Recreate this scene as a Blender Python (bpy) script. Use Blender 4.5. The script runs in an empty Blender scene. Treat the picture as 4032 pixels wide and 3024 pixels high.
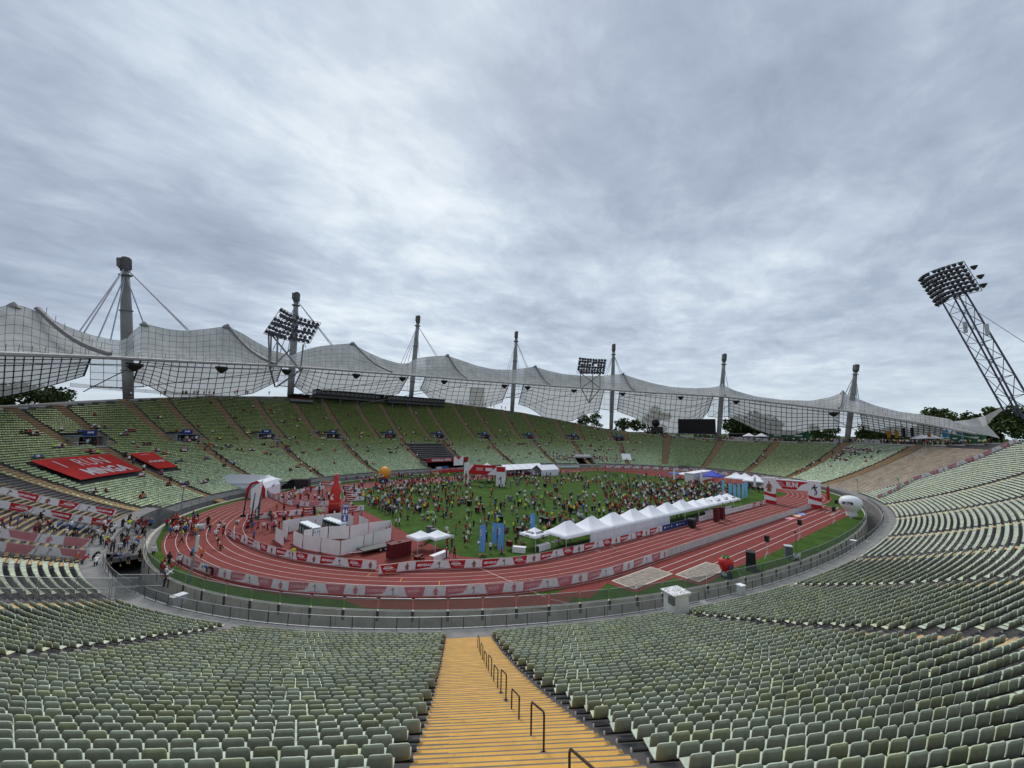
import bpy, math, random
import numpy as np
from mathutils import Matrix, Vector
random.seed(7); RNG=np.random.default_rng(7)
SC=bpy.context.scene; COL=SC.collection
# ---------------- camera ----------------
CAMP=np.array([-88.6123,-79.3701,17.8040]); YAW,PITCH,FPX,ROLL=0.8949,0.1117,1560.0,0.0215
_cy,_sy,_cp,_sp=math.cos(YAW),math.sin(YAW),math.cos(PITCH),math.sin(PITCH)
FW=np.array([_cy*_cp,_sy*_cp,_sp]); _R0=np.array([_sy,-_cy,0.]); _U0=np.cross(_R0,FW)
RI=_R0*math.cos(ROLL)+_U0*math.sin(ROLL); UP=-_R0*math.sin(ROLL)+_U0*math.cos(ROLL)
cd=bpy.data.cameras.new('camera'); cam=bpy.data.objects.new('camera',cd); COL.objects.link(cam)
cd.sensor_width=36; cd.lens=FPX/4032*36; cd.clip_start=.1; cd.clip_end=9000
cam.matrix_world=Matrix(((RI[0],UP[0],-FW[0],CAMP[0]),(RI[1],UP[1],-FW[1],CAMP[1]),(RI[2],UP[2],-FW[2],CAMP[2]),(0,0,0,1)))
SC.camera=cam
# ---------------- sun, exposure ----------------
SUN_EL,SUN_AZ=math.radians(48),math.radians(66)
sd=bpy.data.lights.new('sun','SUN'); sd.energy=SUN_E=1.5; sd.angle=math.radians(22); sd.color=(1,.97,.93)
so=bpy.data.objects.new('sun',sd); COL.objects.link(so)
_s=Vector((math.cos(SUN_AZ)*math.cos(SUN_EL),math.sin(SUN_AZ)*math.cos(SUN_EL),math.sin(SUN_EL)))
so.rotation_euler=_s.to_track_quat('Z','Y').to_euler(); so.location=(0,0,150)
vs=SC.view_settings; vs.view_transform='Standard'; vs.look='None'; vs.exposure=.48; vs.gamma=1; vs.use_curve_mapping=False
# ---------------- sky ----------------
def ray(x,y):
    "direction of a photo pixel (2212 x 1659 grid)"
    d=FW*FPX+RI*(x*1.8228-2016)-UP*(y*1.8228-1512); return d/np.linalg.norm(d)
W=bpy.data.worlds.new('World'); SC.world=W; W.use_nodes=True; nt=W.node_tree; nt.nodes.clear()
class NT:
    def __init__(s,t): s.t=t
    def n(s,typ,**k):
        o=s.t.nodes.new(typ)
        for a,b in k.items():
            if a.startswith('i_'):
                key=a[2:]; o.inputs[int(key) if key.isdigit() else key.replace('_',' ')].default_value=b
            else: setattr(o,a,b)
        return o
    def l(s,a,b): s.t.links.new(a,b)
    def math(s,op,a,b=None,c=None):
        m=s.n('ShaderNodeMath',operation=op)
        for i,v in enumerate((a,b,c)):
            if v is None: continue
            if isinstance(v,(int,float)): m.inputs[i].default_value=v
            else: s.l(v,m.inputs[i])
        return m.outputs[0]
    def vmath(s,op,a,b=None):
        m=s.n('ShaderNodeVectorMath',operation=op)
        for i,v in enumerate((a,b)):
            if v is None: continue
            if isinstance(v,(tuple,list,np.ndarray)): m.inputs[i].default_value=tuple(map(float,v))
            else: s.l(v,m.inputs[i])
        return m
    def ramp(s,f,stops,interp='LINEAR'):
        r=s.n('ShaderNodeValToRGB'); e=r.color_ramp; e.interpolation=interp
        while len(e.elements)<len(stops): e.elements.new(.5)
        for q,(p,c) in zip(e.elements,stops): q.position=p; q.color=(*c,1) if len(c)==3 else c
        s.l(f,r.inputs[0]); return r.outputs[0]
    def mix(s,f,a,b,bt='MIX'):
        m=s.n('ShaderNodeMix',data_type='RGBA',blend_type=bt)
        for i,v in ((0,f),(6,a),(7,b)):
            if isinstance(v,(int,float)): m.inputs[i].default_value=v
            elif isinstance(v,(tuple,list)): m.inputs[i].default_value=(*v,1) if len(v)==3 else v
            else: s.l(v,m.inputs[i])
        return m.outputs[2]
T=NT(nt)
tc=T.n('ShaderNodeTexCoord'); dirv=T.vmath('NORMALIZE',tc.outputs['Generated']).outputs[0]
sep=T.n('ShaderNodeSeparateXYZ'); T.l(dirv,sep.inputs[0]); z=sep.outputs[2]
zz=T.math('ADD',T.math('MAXIMUM',z,0.),.11)
cx=T.n('ShaderNodeCombineXYZ'); T.l(T.math('DIVIDE',sep.outputs[0],zz),cx.inputs[0]); T.l(T.math('DIVIDE',sep.outputs[1],zz),cx.inputs[1])
mp=T.n('ShaderNodeMapping'); T.l(cx.outputs[0],mp.inputs[0]); mp.inputs['Rotation'].default_value=(0,0,math.radians(-28)); mp.inputs['Scale'].default_value=(.95,1.25,1)
def noise(vec,scale,det,rough,dist=0.):
    n=T.n('ShaderNodeTexNoise',i_Scale=scale,i_Detail=det,i_Roughness=rough,i_Distortion=dist); T.l(vec,n.inputs['Vector']); return n.outputs['Fac']
nA=noise(mp.outputs[0],.7,9,.56,.3); nB=noise(mp.outputs[0],1.7,9,.6,.35); nC=noise(cx.outputs[0],.28,4,.5,.2); nD=noise(mp.outputs[0],4.5,8,.62,.4)
v=T.math('ADD',T.math('MULTIPLY',nA,.50),T.math('ADD',T.math('MULTIPLY',nB,.50),T.math('ADD',T.math('MULTIPLY',nC,.20),T.math('MULTIPLY',nD,.34))))
v=T.math('MULTIPLY_ADD',T.math('SUBTRACT',v,.77),1.15,.5)
# broad light and dark areas of the overcast (cloud thickness)
for (x,y,r,w) in ((560,330,.34,.10),(900,640,.26,.12),(1000,30,.40,.05),(1500,650,.30,.05),(60,560,.34,-.08),(100,210,.35,-.05),(620,60,.3,.06),(2150,230,.2,.04),(2060,60,.28,-.06),(1900,400,.30,-.10),(1450,200,.3,-.05),(1720,560,.22,.04),(420,560,.14,-.07),(470,300,.12,-.05),(1500,110,.14,-.06)):
    dt=T.vmath('DOT_PRODUCT',dirv,ray(x,y)).outputs['Value']
    m=T.n('ShaderNodeMapRange',interpolation_type='SMOOTHSTEP'); T.l(dt,m.inputs[0]); m.inputs[1].default_value=math.cos(r*1.35); m.inputs[2].default_value=1; m.inputs[3].default_value=0; m.inputs[4].default_value=w
    v=T.math('ADD',v,m.outputs[0])
col=T.ramp(v,((.22,(.27,.32,.41)),(.40,(.36,.42,.52)),(.55,(.47,.545,.64)),(.70,(.64,.71,.77)),(.9,(.82,.87,.89))))
hz=T.n('ShaderNodeMapRange',interpolation_type='SMOOTHSTEP'); T.l(z,hz.inputs[0]); hz.inputs[1].default_value=-.02; hz.inputs[2].default_value=.22; hz.inputs[3].default_value=.75; hz.inputs[4].default_value=0
col=T.mix(hz.outputs[0],col,(.56,.65,.72))
sky=T.n('ShaderNodeTexSky',sky_type='NISHITA'); sky.sun_disc=False; sky.sun_elevation=SUN_EL; sky.sun_rotation=math.pi/2-SUN_AZ
skys=T.mix(1.,sky.outputs[0],(.08,.08,.08),'MULTIPLY')
fin=T.mix(.93,skys,col)
bg=T.n('ShaderNodeBackground',i_Strength=.86); T.l(fin,bg.inputs[0]); wo=T.n('ShaderNodeOutputWorld'); T.l(bg.outputs[0],wo.inputs[0])
SC.cycles.max_bounces=5; SC.cycles.diffuse_bounces=2; SC.cycles.glossy_bounces=2; SC.cycles.transmission_bounces=3; SC.cycles.transparent_max_bounces=10
# ---------------- materials ----------------
MATS={}
def mat(name,c,rough=.7,var=0.,vs=3.,bump=0.,bs=20.,c2=None,metal=0.,spec=.3,det=4):
    if name in MATS: return MATS[name]
    m=bpy.data.materials.new(name); m.use_nodes=True; t=NT(m.node_tree); p=m.node_tree.nodes['Principled BSDF']
    p.inputs['Roughness'].default_value=rough; p.inputs['Metallic'].default_value=metal; p.inputs['Specular IOR Level'].default_value=spec
    p.inputs['Base Color'].default_value=(*c,1); m.diffuse_color=(*c,1)
    if var or c2 or bump:
        g=t.n('ShaderNodeNewGeometry')
    if var or c2:
        n=t.n('ShaderNodeTexNoise',i_Scale=vs,i_Detail=det,i_Roughness=.6); t.l(g.outputs['Position'],n.inputs['Vector'])
        a=tuple(x*(1-var) for x in c); b=tuple(min(1,x*(1+var)) for x in (c2 or c))
        t.l(t.ramp(n.outputs['Fac'],((.32,a),(.68,b))),p.inputs['Base Color'])
    if bump:
        n2=t.n('ShaderNodeTexNoise',i_Scale=bs,i_Detail=3); t.l(g.outputs['Position'],n2.inputs['Vector'])
        b=t.n('ShaderNodeBump',i_Strength=bump,i_Distance=.02); t.l(n2.outputs['Fac'],b.inputs['Height']); t.l(b.outputs[0],p.inputs['Normal'])
    MATS[name]=m; return m
def matattr(name,rough=.6,var=.12,vs=9.,spec=.3,grime=0.):
    m=bpy.data.materials.new(name); m.use_nodes=True; t=NT(m.node_tree); p=m.node_tree.nodes['Principled BSDF']
    p.inputs['Roughness'].default_value=rough; p.inputs['Specular IOR Level'].default_value=spec
    a=t.n('ShaderNodeAttribute',attribute_name='tint'); g=t.n('ShaderNodeNewGeometry')
    n=t.n('ShaderNodeTexNoise',i_Scale=vs,i_Detail=5,i_Roughness=.65); t.l(g.outputs['Position'],n.inputs['Vector'])
    f=t.n('ShaderNodeMapRange'); t.l(n.outputs['Fac'],f.inputs[0]); f.inputs[1].default_value=.3; f.inputs[2].default_value=.7; f.inputs[3].default_value=1-var; f.inputs[4].default_value=1+var
    c=t.mix(1.,a.outputs['Color'],f.outputs[0],'MULTIPLY'); t.l(c,p.inputs['Base Color'])
    MATS[name]=m; return m
def mattrans(name,c,op,transl=.5,rough=.5,var=0,vs=1.):
    "thin sheet: part clear, part translucent, part diffuse"
    m=bpy.data.materials.new(name); m.use_nodes=True; t=NT(m.node_tree); m.node_tree.nodes.remove(m.node_tree.nodes['Principled BSDF'])
    o=[n for n in m.node_tree.nodes if n.type=='OUTPUT_MATERIAL'][0]
    d=t.n('ShaderNodeBsdfDiffuse'); d.inputs[0].default_value=(*c,1); tr=t.n('ShaderNodeBsdfTranslucent'); tr.inputs[0].default_value=(*c,1); tp=t.n('ShaderNodeBsdfTransparent')
    if var:
        g=t.n('ShaderNodeNewGeometry'); n=t.n('ShaderNodeTexNoise',i_Scale=vs,i_Detail=6,i_Roughness=.65); t.l(g.outputs['Position'],n.inputs['Vector'])
        r=t.ramp(n.outputs['Fac'],((.3,tuple(x*(1-var) for x in c)),(.7,tuple(min(1,x*(1+var)) for x in c)))); t.l(r,d.inputs[0]); t.l(r,tr.inputs[0])
    a=t.n('ShaderNodeMixShader'); a.inputs[0].default_value=transl; t.l(d.outputs[0],a.inputs[1]); t.l(tr.outputs[0],a.inputs[2])
    b=t.n('ShaderNodeMixShader'); b.inputs[0].default_value=op; t.l(tp.outputs[0],b.inputs[1]); t.l(a.outputs[0],b.inputs[2]); t.l(b.outputs[0],o.inputs[0])
    m.diffuse_color=(*c,1); MATS[name]=m; return m
# ---------------- mesh builder ----------------
def rotz(a): c,s=math.cos(a),math.sin(a); return np.array([[c,-s,0],[s,c,0],[0,0,1.]])
class MB:
    def __init__(s): s.v=[];s.f=[];s.m=[]
    def add(s,v,f,m=0):
        o=len(s.v); s.v+= [tuple(map(float,p)) for p in v]; s.f+=[tuple(i+o for i in q) for q in f]; s.m+=[m]*len(f); return s
    def box(s,c,d,rz=0.,m=0,M=None):
        x,y,z=[k/2 for k in d]; p=np.array([(a*x,b*y,e*z) for e in(-1,1) for a,b in((-1,-1),(1,-1),(1,1),(-1,1))])
        if rz: p=p@rotz(rz).T
        if M is not None: p=p@np.asarray(M).T
        return s.add(p+np.asarray(c,float),[(3,2,1,0),(4,5,6,7),(0,1,5,4),(1,2,6,5),(2,3,7,6),(3,0,4,7)],m)
    def bbox(s,lo,hi,m=0): lo=np.array(lo,float);hi=np.array(hi,float); return s.box((lo+hi)/2,hi-lo,m=m)
    def tube(s,pts,r,n=6,m=0,cap=True):
        P=[np.array(p,float) for p in pts]; R=r if hasattr(r,'__len__') else [r]*len(P); V=[];F=[]
        for i,p in enumerate(P):
            t=P[min(i+1,len(P)-1)]-P[max(i-1,0)]; t/=np.linalg.norm(t)+1e-9
            a=np.cross(t,(0,0,1.)); 
            if np.linalg.norm(a)<1e-3: a=np.array([1.,0,0])
            a/=np.linalg.norm(a); b=np.cross(t,a)
            for k in range(n): q=2*math.pi*(k+.5)/n; V.append(p+(a*math.cos(q)+b*math.sin(q))*R[i])
        for i in range(len(P)-1):
            for k in range(n): k2=(k+1)%n; F.append((i*n+k,i*n+k2,(i+1)*n+k2,(i+1)*n+k))
        if cap: F.append(tuple(range(n))[::-1]); F.append(tuple((len(P)-1)*n+k for k in range(n)))
        return s.add(V,F,m)
    def lathe(s,prof,n=16,c=(0,0,0),m=0,sx=1,sy=1):
        V=[];F=[]
        for r,z in prof:
            for k in range(n): a=2*math.pi*k/n; V.append((c[0]+r*sx*math.cos(a),c[1]+r*sy*math.sin(a),c[2]+z))
        for i in range(len(prof)-1):
            for k in range(n): k2=(k+1)%n; F.append((i*n+k,i*n+k2,(i+1)*n+k2,(i+1)*n+k))
        F.append(tuple(range(n))[::-1]); F.append(tuple((len(prof)-1)*n+k for k in range(n)))
        return s.add(V,F,m)
    def grid(s,G,m=0,closed=False):
        G=np.asarray(G,float); a,b=G.shape[:2]; F=[(i*b+j,i*b+(j+1)%b,(i+1)*b+(j+1)%b,(i+1)*b+j) for i in range(a-1) for j in range(b if closed else b-1)]
        return s.add(G.reshape(-1,3),F,m)
    def poly(s,P,z0,z1,m=0):
        "prism over a 2-D outline"
        n=len(P); V=[(x,y,z0) for x,y in P]+[(x,y,z1) for x,y in P]
        return s.add(V,[tuple(range(n))[::-1],tuple(range(n,2*n))]+[(i,(i+1)%n,n+(i+1)%n,n+i) for i in range(n)],m)
    def plate(s,P,y0,y1,m=0):
        "prism over an x-z outline, thickness along y"
        n=len(P); V=[(x,y0,z) for x,z in P]+[(x,y1,z) for x,z in P]
        return s.add(V,[tuple(range(n)),tuple(range(n,2*n))[::-1]]+[(n+i,n+(i+1)%n,(i+1)%n,i) for i in range(n)],m)
    def mesh(s,name,mats,smooth=False):
        me=bpy.data.meshes.new(name); me.from_pydata(s.v,[],s.f)
        for q in (mats if isinstance(mats,(list,tuple)) else [mats]): me.materials.append(q)
        if any(s.m): me.polygons.foreach_set('material_index',s.m)
        if smooth: me.polygons.foreach_set('use_smooth',[True]*len(me.polygons))
        me.update(); return me
    def build(s,name,mats,parent=None,smooth=False,**k):
        o=bpy.data.objects.new(name,s.mesh(name,mats,smooth)); COL.objects.link(o)
        if parent is not None: o.parent=parent
        for a,b in k.items():
            if a in('location','rotation_euler','scale'): setattr(o,a,b)
            else: o[a]=b
        return o
def nmesh(name,V,F,mats,attr=None,dom='POINT',smooth=False):
    "numpy mesh, F an (n,4) or (n,3) array"
    me=bpy.data.meshes.new(name); k=F.shape[1]; me.vertices.add(len(V)); me.vertices.foreach_set('co',np.ascontiguousarray(V,dtype=np.float32).ravel())
    me.loops.add(F.size); me.loops.foreach_set('vertex_index',np.ascontiguousarray(F,dtype=np.int32).ravel())
    me.polygons.add(len(F)); me.polygons.foreach_set('loop_start',np.arange(0,F.size,k,dtype=np.int32)); me.polygons.foreach_set('loop_total',np.full(len(F),k,dtype=np.int32))
    me.polygons.foreach_set('use_smooth',np.full(len(F),smooth))
    me.update(calc_edges=True)
    for q in (mats if isinstance(mats,(list,tuple)) else [mats]): me.materials.append(q)
    if attr is not None:
        at=me.attributes.new('tint','FLOAT_COLOR',dom); c=np.ones((len(attr),4),dtype=np.float32); c[:,:3]=attr; at.data.foreach_set('color',c.ravel())
    return me
def link(name,me,parent=None,**k):
    o=bpy.data.objects.new(name,me); COL.objects.link(o)
    if parent is not None: o.parent=parent
    for a,b in k.items():
        if a in('location','rotation_euler','scale'): setattr(o,a,b)
        else: o[a]=b
    return o
def thing(name,label,cat,loc=(0,0,0),rz=0.,group=None):
    o=bpy.data.objects.new(name,None); COL.objects.link(o); o.empty_display_size=.3; o.location=tuple(map(float,loc)); o.rotation_euler=(0,0,rz); o['label']=label; o['category']=cat
    if group: o['group']=group
    return o
def tag(o,label,cat,group=None):
    o['label']=label; o['category']=cat
    if group: o['group']=group
    return o
def kids(r): return CH.get(r.name,[])
def dup(root,loc,rz,label,group=None):
    "copy of a thing with its parts and sub-parts"
    def cp(o,par):
        c=o.copy(); COL.objects.link(c); c.parent=par
        for ch in o.children: cp(ch,c)
        return c
    r=cp(root,None); r.location=tuple(map(float,loc)); r.rotation_euler=(0,0,rz); r['label']=label
    if group: r['group']=group
    return r
_TX={}
def text(s,name,m,size=1.,parent=None,loc=(0,0,0),rot=(math.pi/2,0,0),scale=(1,1,1),bold=0.,shear=0.):
    k=(s,bold,shear,m.name,size)
    if k not in _TX:
        c=bpy.data.curves.new('lettering','FONT'); c.body=s; c.size=size; c.align_x='CENTER'; c.align_y='CENTER'; c.resolution_u=2; c.offset=bold; c.shear=shear; c.extrude=.004
        o=bpy.data.objects.new('lettering',c); COL.objects.link(o); bpy.context.view_layer.update()
        me=bpy.data.meshes.new_from_object(o.evaluated_get(bpy.context.evaluated_depsgraph_get())); bpy.data.objects.remove(o); bpy.data.curves.remove(c)
        me.materials.clear(); me.materials.append(m); _TX[k]=me
    o=bpy.data.objects.new(name,_TX[k]); COL.objects.link(o); o.location=loc; o.rotation_euler=rot; o.scale=scale
    if parent is not None: o.parent=parent
    return o
ORD=['first','second','third','fourth','fifth','sixth','seventh','eighth','ninth','tenth','eleventh','twelfth','thirteenth','fourteenth','fifteenth','sixteenth','seventeenth','eighteenth','nineteenth','twentieth','twenty-first','twenty-second','twenty-third','twenty-fourth','twenty-fifth','twenty-sixth','twenty-seventh','twenty-eighth','twenty-ninth','thirtieth','thirty-first','thirty-second','thirty-third','thirty-fourth','thirty-fifth','thirty-sixth','thirty-seventh','thirty-eighth','thirty-ninth','fortieth']
# ---------------- the bowl: an oval, rows offset outwards from its first row ----------------
OA,OB,ON=98.,65.,2.3
_t=np.linspace(0,2*np.pi,7201)[:-1]; _c,_s2=np.cos(_t),np.sin(_t)
_P=np.c_[OA*np.sign(_c)*np.abs(_c)**(2/ON),OB*np.sign(_s2)*np.abs(_s2)**(2/ON)]; _Q=np.r_[_P,_P[:1]]
_d=np.r_[0,np.cumsum(np.hypot(*np.diff(_Q,axis=0).T))]; LT=float(_d[-1]); SS=np.linspace(0,LT,4001)[:-1]
PP=np.c_[np.interp(SS,_d,_Q[:,0]),np.interp(SS,_d,_Q[:,1])]
NN=np.c_[np.sign(PP[:,0])*np.abs(PP[:,0]/OA)**(ON-1)/OA,np.sign(PP[:,1])*np.abs(PP[:,1]/OB)**(ON-1)/OB]; NN/=np.linalg.norm(NN,axis=1)[:,None]
TREAD=.77
def base(s):
    s=np.asarray(s,float)%LT; i=s/LT*4000; a=np.floor(i).astype(int)%4000; b=(a+1)%4000; f=(i-np.floor(i))[...,None]
    p=PP[a]*(1-f)+PP[b]*f; n=NN[a]*(1-f)+NN[b]*f; return p,n/np.linalg.norm(n,axis=-1)[...,None]
def zrow0(y): return 1.25+.85*np.clip(y/60,-1,1)
def sag(s,t):
    # the stand falls a little lower round the corner to the right of the steps
    s=np.asarray(s,float)%LT; return (np.asarray(t)/26)**2*(.38*np.exp(-((s-318)/25)**2)+1.05*np.exp(-((s-338)/11)**2))
def zt(t,y0,s=None): z=zrow0(y0)+.305*t+.0043*t*t; return z if s is None else z-sag(s,t)
def zstep(t,y0,s=None): return zt(np.floor(np.asarray(t)/TREAD+1e-6)*TREAD,y0,s)     # flat treads
def B(s,t,h=0.,step=False):
    p,n=base(s); t=np.asarray(t,float); q=p+n*t[...,None]; z=(zstep if step else zt)(t,p[...,1],s)+h
    return np.concatenate([q,np.asarray(z)[...,None]],-1)
def facing(s): p,n=base(s); return math.atan2(n[1],n[0])
RIM_S=[0,10,26,34,45,67,80,96,115,132,149,178,196,209,217,223,229,240,265,300,325,397,440,470,477,487,503,514,LT]
RIM_T=[30,30,32,33,35.5,44.7,49.2,52.4,55,56,55.2,51.4,48.9,45.4,42.9,40.7,38.8,37,36,40,41,41,40,36,34.4,32.4,32,31,30]
def rim(s): return np.interp(np.asarray(s)%LT,RIM_S,RIM_T)
def st(x,y):
    i=int(np.argmin((PP[:,0]-x)**2+(PP[:,1]-y)**2)); return SS[i],float((np.array([x,y])-PP[i])@NN[i]),i
def G(x,y,z=0.):
    "photo pixel to the level z"
    d=ray(x,y); return CAMP+d*((z-CAMP[2])/d[2])
def DEP(q): return float((np.asarray(q)-CAMP)@FW)
HSTEP=.4
def HIT(x,y,h=0.):
    "photo pixel to the seating bowl: (s, t)"
    D=ray(x,y); D=D/math.hypot(D[0],D[1])
    for r in np.arange(3,330,HSTEP):
        X=CAMP+D*r; s,t,i=st(X[0],X[1])
        if t<0 or (r<40 and t>29): continue
        if X[2]<zt(t,PP[i,1],SS[i])+h: return s,t
    return s,t
def RT(x,y,T0,far=True):
    "photo pixel to where its ray is T0 outside the first row, on the far side"
    D=ray(x,y); D=D/math.hypot(D[0],D[1]); lo,hi=60.,600.
    for r in np.arange(60,600,6.):
        if st(*(CAMP+D*r)[:2])[1]>T0: hi=r;lo=r-6;break
    for _ in range(12):
        m=(lo+hi)/2
        if st(*(CAMP+D*m)[:2])[1]>T0: hi=m
        else: lo=m
    return CAMP+D*lo
# ---------------- ground ----------------
def wornpaint(name,c,under):
    m=mat(name,c,.8,.14,1.3,.3,30,det=9); t=NT(m.node_tree); p=m.node_tree.nodes['Principled BSDF']; g=t.n('ShaderNodeNewGeometry'); mp_=t.n('ShaderNodeMapping'); mp_.inputs['Rotation'].default_value=(0,0,-.6); mp_.inputs['Scale'].default_value=(5,1.4,3); t.l(g.outputs['Position'],mp_.inputs[0])
    n=t.n('ShaderNodeTexNoise',i_Scale=1.5,i_Detail=9,i_Roughness=.7); t.l(mp_.outputs[0],n.inputs['Vector']); old=p.inputs['Base Color'].links[0].from_socket
    f=t.ramp(n.outputs['Fac'],((.60,(0,0,0)),(.70,(1,1,1)))); n3=t.n('ShaderNodeTexNoise',i_Scale=22,i_Detail=4); t.l(g.outputs['Position'],n3.inputs['Vector']); f2=t.ramp(n3.outputs['Fac'],((.62,(0,0,0)),(.70,(.8,.8,.8)))); k=t.math('MAXIMUM',t.math('MULTIPLY',f,.7),t.math('MULTIPLY',f2,.6)); t.l(t.mix(k,old,under),p.inputs['Base Color']); return m
M_grass=mat('grass',(.043,.088,.013),.95,.3,.35,.5,60,spec=.1,det=8); M_red=mat('red_track',(.19,.037,.031),.85,.14,.4,.25,90,spec=.2,det=9)
M_line=mat('line_paint',(.62,.56,.53),.8,.12,4); M_conc=mat('concrete',(.235,.225,.205),.9,.22,1.1,.3,25,det=8); M_cdark=mat('dark_concrete',(.105,.10,.095),.95,.3,.7,.3,20,det=8)
M_wall=mat('wall_concrete',(.43,.415,.34),.9,.2,.8,.25,18,det=9); M_earth=mat('earth_grass',(.06,.085,.03),.95,.35,.05,spec=.1)
M_alu=mat('galvanised_steel',(.34,.35,.36),.45,.15,5,metal=.6); M_rail=mat('dark_rail_steel',(.035,.028,.024),.5,.3,8); M_pipe=mat('rail_pipe',(.03,.03,.03),.6); M_cap=mat('pipe_cap',(.42,.43,.43),.6)
M_yel=wornpaint('yellow_step_paint',(.66,.36,.075),(.30,.21,.12)); M_tan=mat('tan_step_paint',(.47,.31,.15),.85,.15,.8); M_white=mat('white_fabric',(.78,.78,.80),.7,.04,2); M_black=mat('black_plastic',(.012,.012,.013),.5)
def sup(a,b,n,N=360,t0=0,t1=2*math.pi):
    t=np.linspace(t0,t1,N,endpoint=(t1-t0)<6.28); c,s=np.cos(t),np.sin(t); return np.c_[a*np.sign(c)*np.abs(c)**(2/n),b*np.sign(s)*np.abs(s)**(2/n)]
WOV=sup(92,60.5,2.2)
def sheet(name,P,z,m,kind='structure'):
    b=MB(); b.add([(x,y,z) for x,y in P],[tuple(range(len(P)))]); return b.build(name,m,kind=kind)
def ring(name,P,Q,zp,zq,m,parent=None,closed=True):
    b=MB(); b.grid([[(x,y,zp) for x,y in P],[(x,y,zq) for x,y in Q]],closed=closed); return b
sheet('grass_apron',WOV*.999,0,M_grass)
def oval(R,xs=42.195,N=60):
    a=np.linspace(-math.pi/2,math.pi/2,N); return np.r_[np.c_[xs+R*np.cos(a),R*np.sin(a)],np.c_[-xs-R*np.cos(a),-R*np.sin(a)]]
R0=38.19
sheet('running_track',oval(R0+9.76+.35),.005,M_red)
sheet('infield',np.array([(-53,-36.8),(53,-36.8),(58.5,-29),(58.5,29),(53,36.8),(-53,36.8),(-58.6,30),(-58.9,-20),(-57.8,-30.5)]),.010,M_grass)
sheet('runway_area',np.array([(-57,-47.2),(-49.4,-46.5),(-40.5,-47.5),(33,-47.5),(37,-48),(36,-55.6),(-24,-55.8),(-31,-55.2),(-40.3,-55.8),(-40.8,-52.3),(-48.6,-52.3),(-49,-48.6),(-54,-50.2)]),.0075,M_red)
sheet('runway_strip',np.array([(-75.0,-35.2),(-56.5,-47.0),(-55.5,-49.5),(-59.3,-49.2),(-68.7,-43.1),(-73.9,-38.4)]),.0082,M_red)
b=MB()
for k in range(9):
    P=oval(R0+1.22*k+.03); Q=oval(R0+1.22*k-.03); b.grid([[(x,y,.015) for x,y in P],[(x,y,.015) for x,y in Q]],closed=True)
b.build('lane_lines',M_line,kind='structure')
b=MB()
def stripe(p,q,w=.06,z=.0155,m=0):
    p=np.array(p[:2],float);q=np.array(q[:2],float);d=(q-p)/np.linalg.norm(q-p);n=np.array([-d[1],d[0]])*w/2
    b.add([(*(p+n),z),(*(p-n),z),(*(q-n),z),(*(q+n),z)],[(0,1,2,3)],m)
for y,x0 in ((-49.5,-39.6),(-50.83,-39.6),(-52.85,-31.4),(-54.13,-29)): stripe((x0,y),(34.5,y),.09)
stripe((-58.3,-36.0),(-57.6,-47.2),.07); stripe((-57.5,-47.9),(-56.2,-50.6),.07)
for p,q in (((24.5,-56.6),(31.5,-56.6)),((31.5,-56.6),(31.8,-53.2)),((24.2,-53.2),(31.8,-53.2)),((27.5,-51.7),(38.5,-51.7)),((38.5,-51.7),(38.6,-48.9)),((33,-48.9),(38.6,-48.9))): stripe(p,q,.16,.017)
for x,k in ((-70,2.),(-67.6,3.),(-64.6,4.),(-60.4,5.),(-55.5,5.2)):     # short yellow lane marks across one lane on the bend
    a=math.atan2(-(R0+1.22*k)*1.0,(x+42.195)); a=-math.pi+math.acos(min(1,abs(x+42.195)/(R0+1.22*k)))
    c=np.array([-42.195,0]); u=np.array([math.cos(a),math.sin(a)]); stripe(c+u*(R0+1.22*(k)),c+u*(R0+1.22*(k+1)),.07,.0165,1)
for x in (-40,-36.5,-28.4,-24.4,-19.6,-15,4,9,20): stripe((x,-R0-1.22*((abs(int(x))%4)+1.1)),(x+.1,-R0-1.22*((abs(int(x))%4)+1.8)),.08,.0165)
b.build('track_markings',[M_line,mat('yellow_line',(.6,.36,.05),.8)],kind='structure')
# moat, walkway, retaining walls
_S4=np.linspace(0,LT,400,endpoint=False); farw=np.clip((base(_S4)[0][:,1]-8)/14,0,1); farw[(_S4>240)]=0
def far_t(s): return np.interp(np.asarray(s)%LT,_S4,farw)
inner=B(_S4,-2.2-2.0*farw); wk=B(_S4,-3*TREAD*(farw>.5)-1e-4)
zw=inner[:,2]+.45-.35*farw
b=MB(); b.add([(x,y,-2.3) for x,y in inner[:,:2]],[tuple(range(400))]); b.build('moat_floor',M_cdark,kind='structure')
b=MB(); g=[np.c_[inner[:,:2],np.full(400,-2.3)],np.c_[inner[:,:2],zw],np.c_[wk[:,:2],wk[:,2]-.002]]; b.grid(g,closed=True); b.build('walkway',mat('walkway_concrete',(.21,.205,.195),.9,.25,.9,.3,20,det=8),kind='structure')
W2=sup(92.35,60.85,2.2); b=MB(); b.grid([np.c_[WOV*.999,np.full(360,0.)],np.c_[WOV,np.full(360,.12)],np.c_[W2,np.full(360,.12)],np.c_[W2,np.full(360,-2.3)]],closed=True); b.build('retaining_wall',M_wall,kind='structure')
b=MB()                                                              # joints in the retaining wall: recessed dark gaps
for i in range(0,360,3):
    x,y=W2[i]; 
    if y<5: n=np.array([x/92**2,y/60**2]); a=math.atan2(n[1],n[0]); b.box((x+math.cos(a)*.005,y+math.sin(a)*.005,-1.15),(.02,.03,2.2),a)
b.build('wall_joints',M_cdark,kind='structure')
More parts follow.
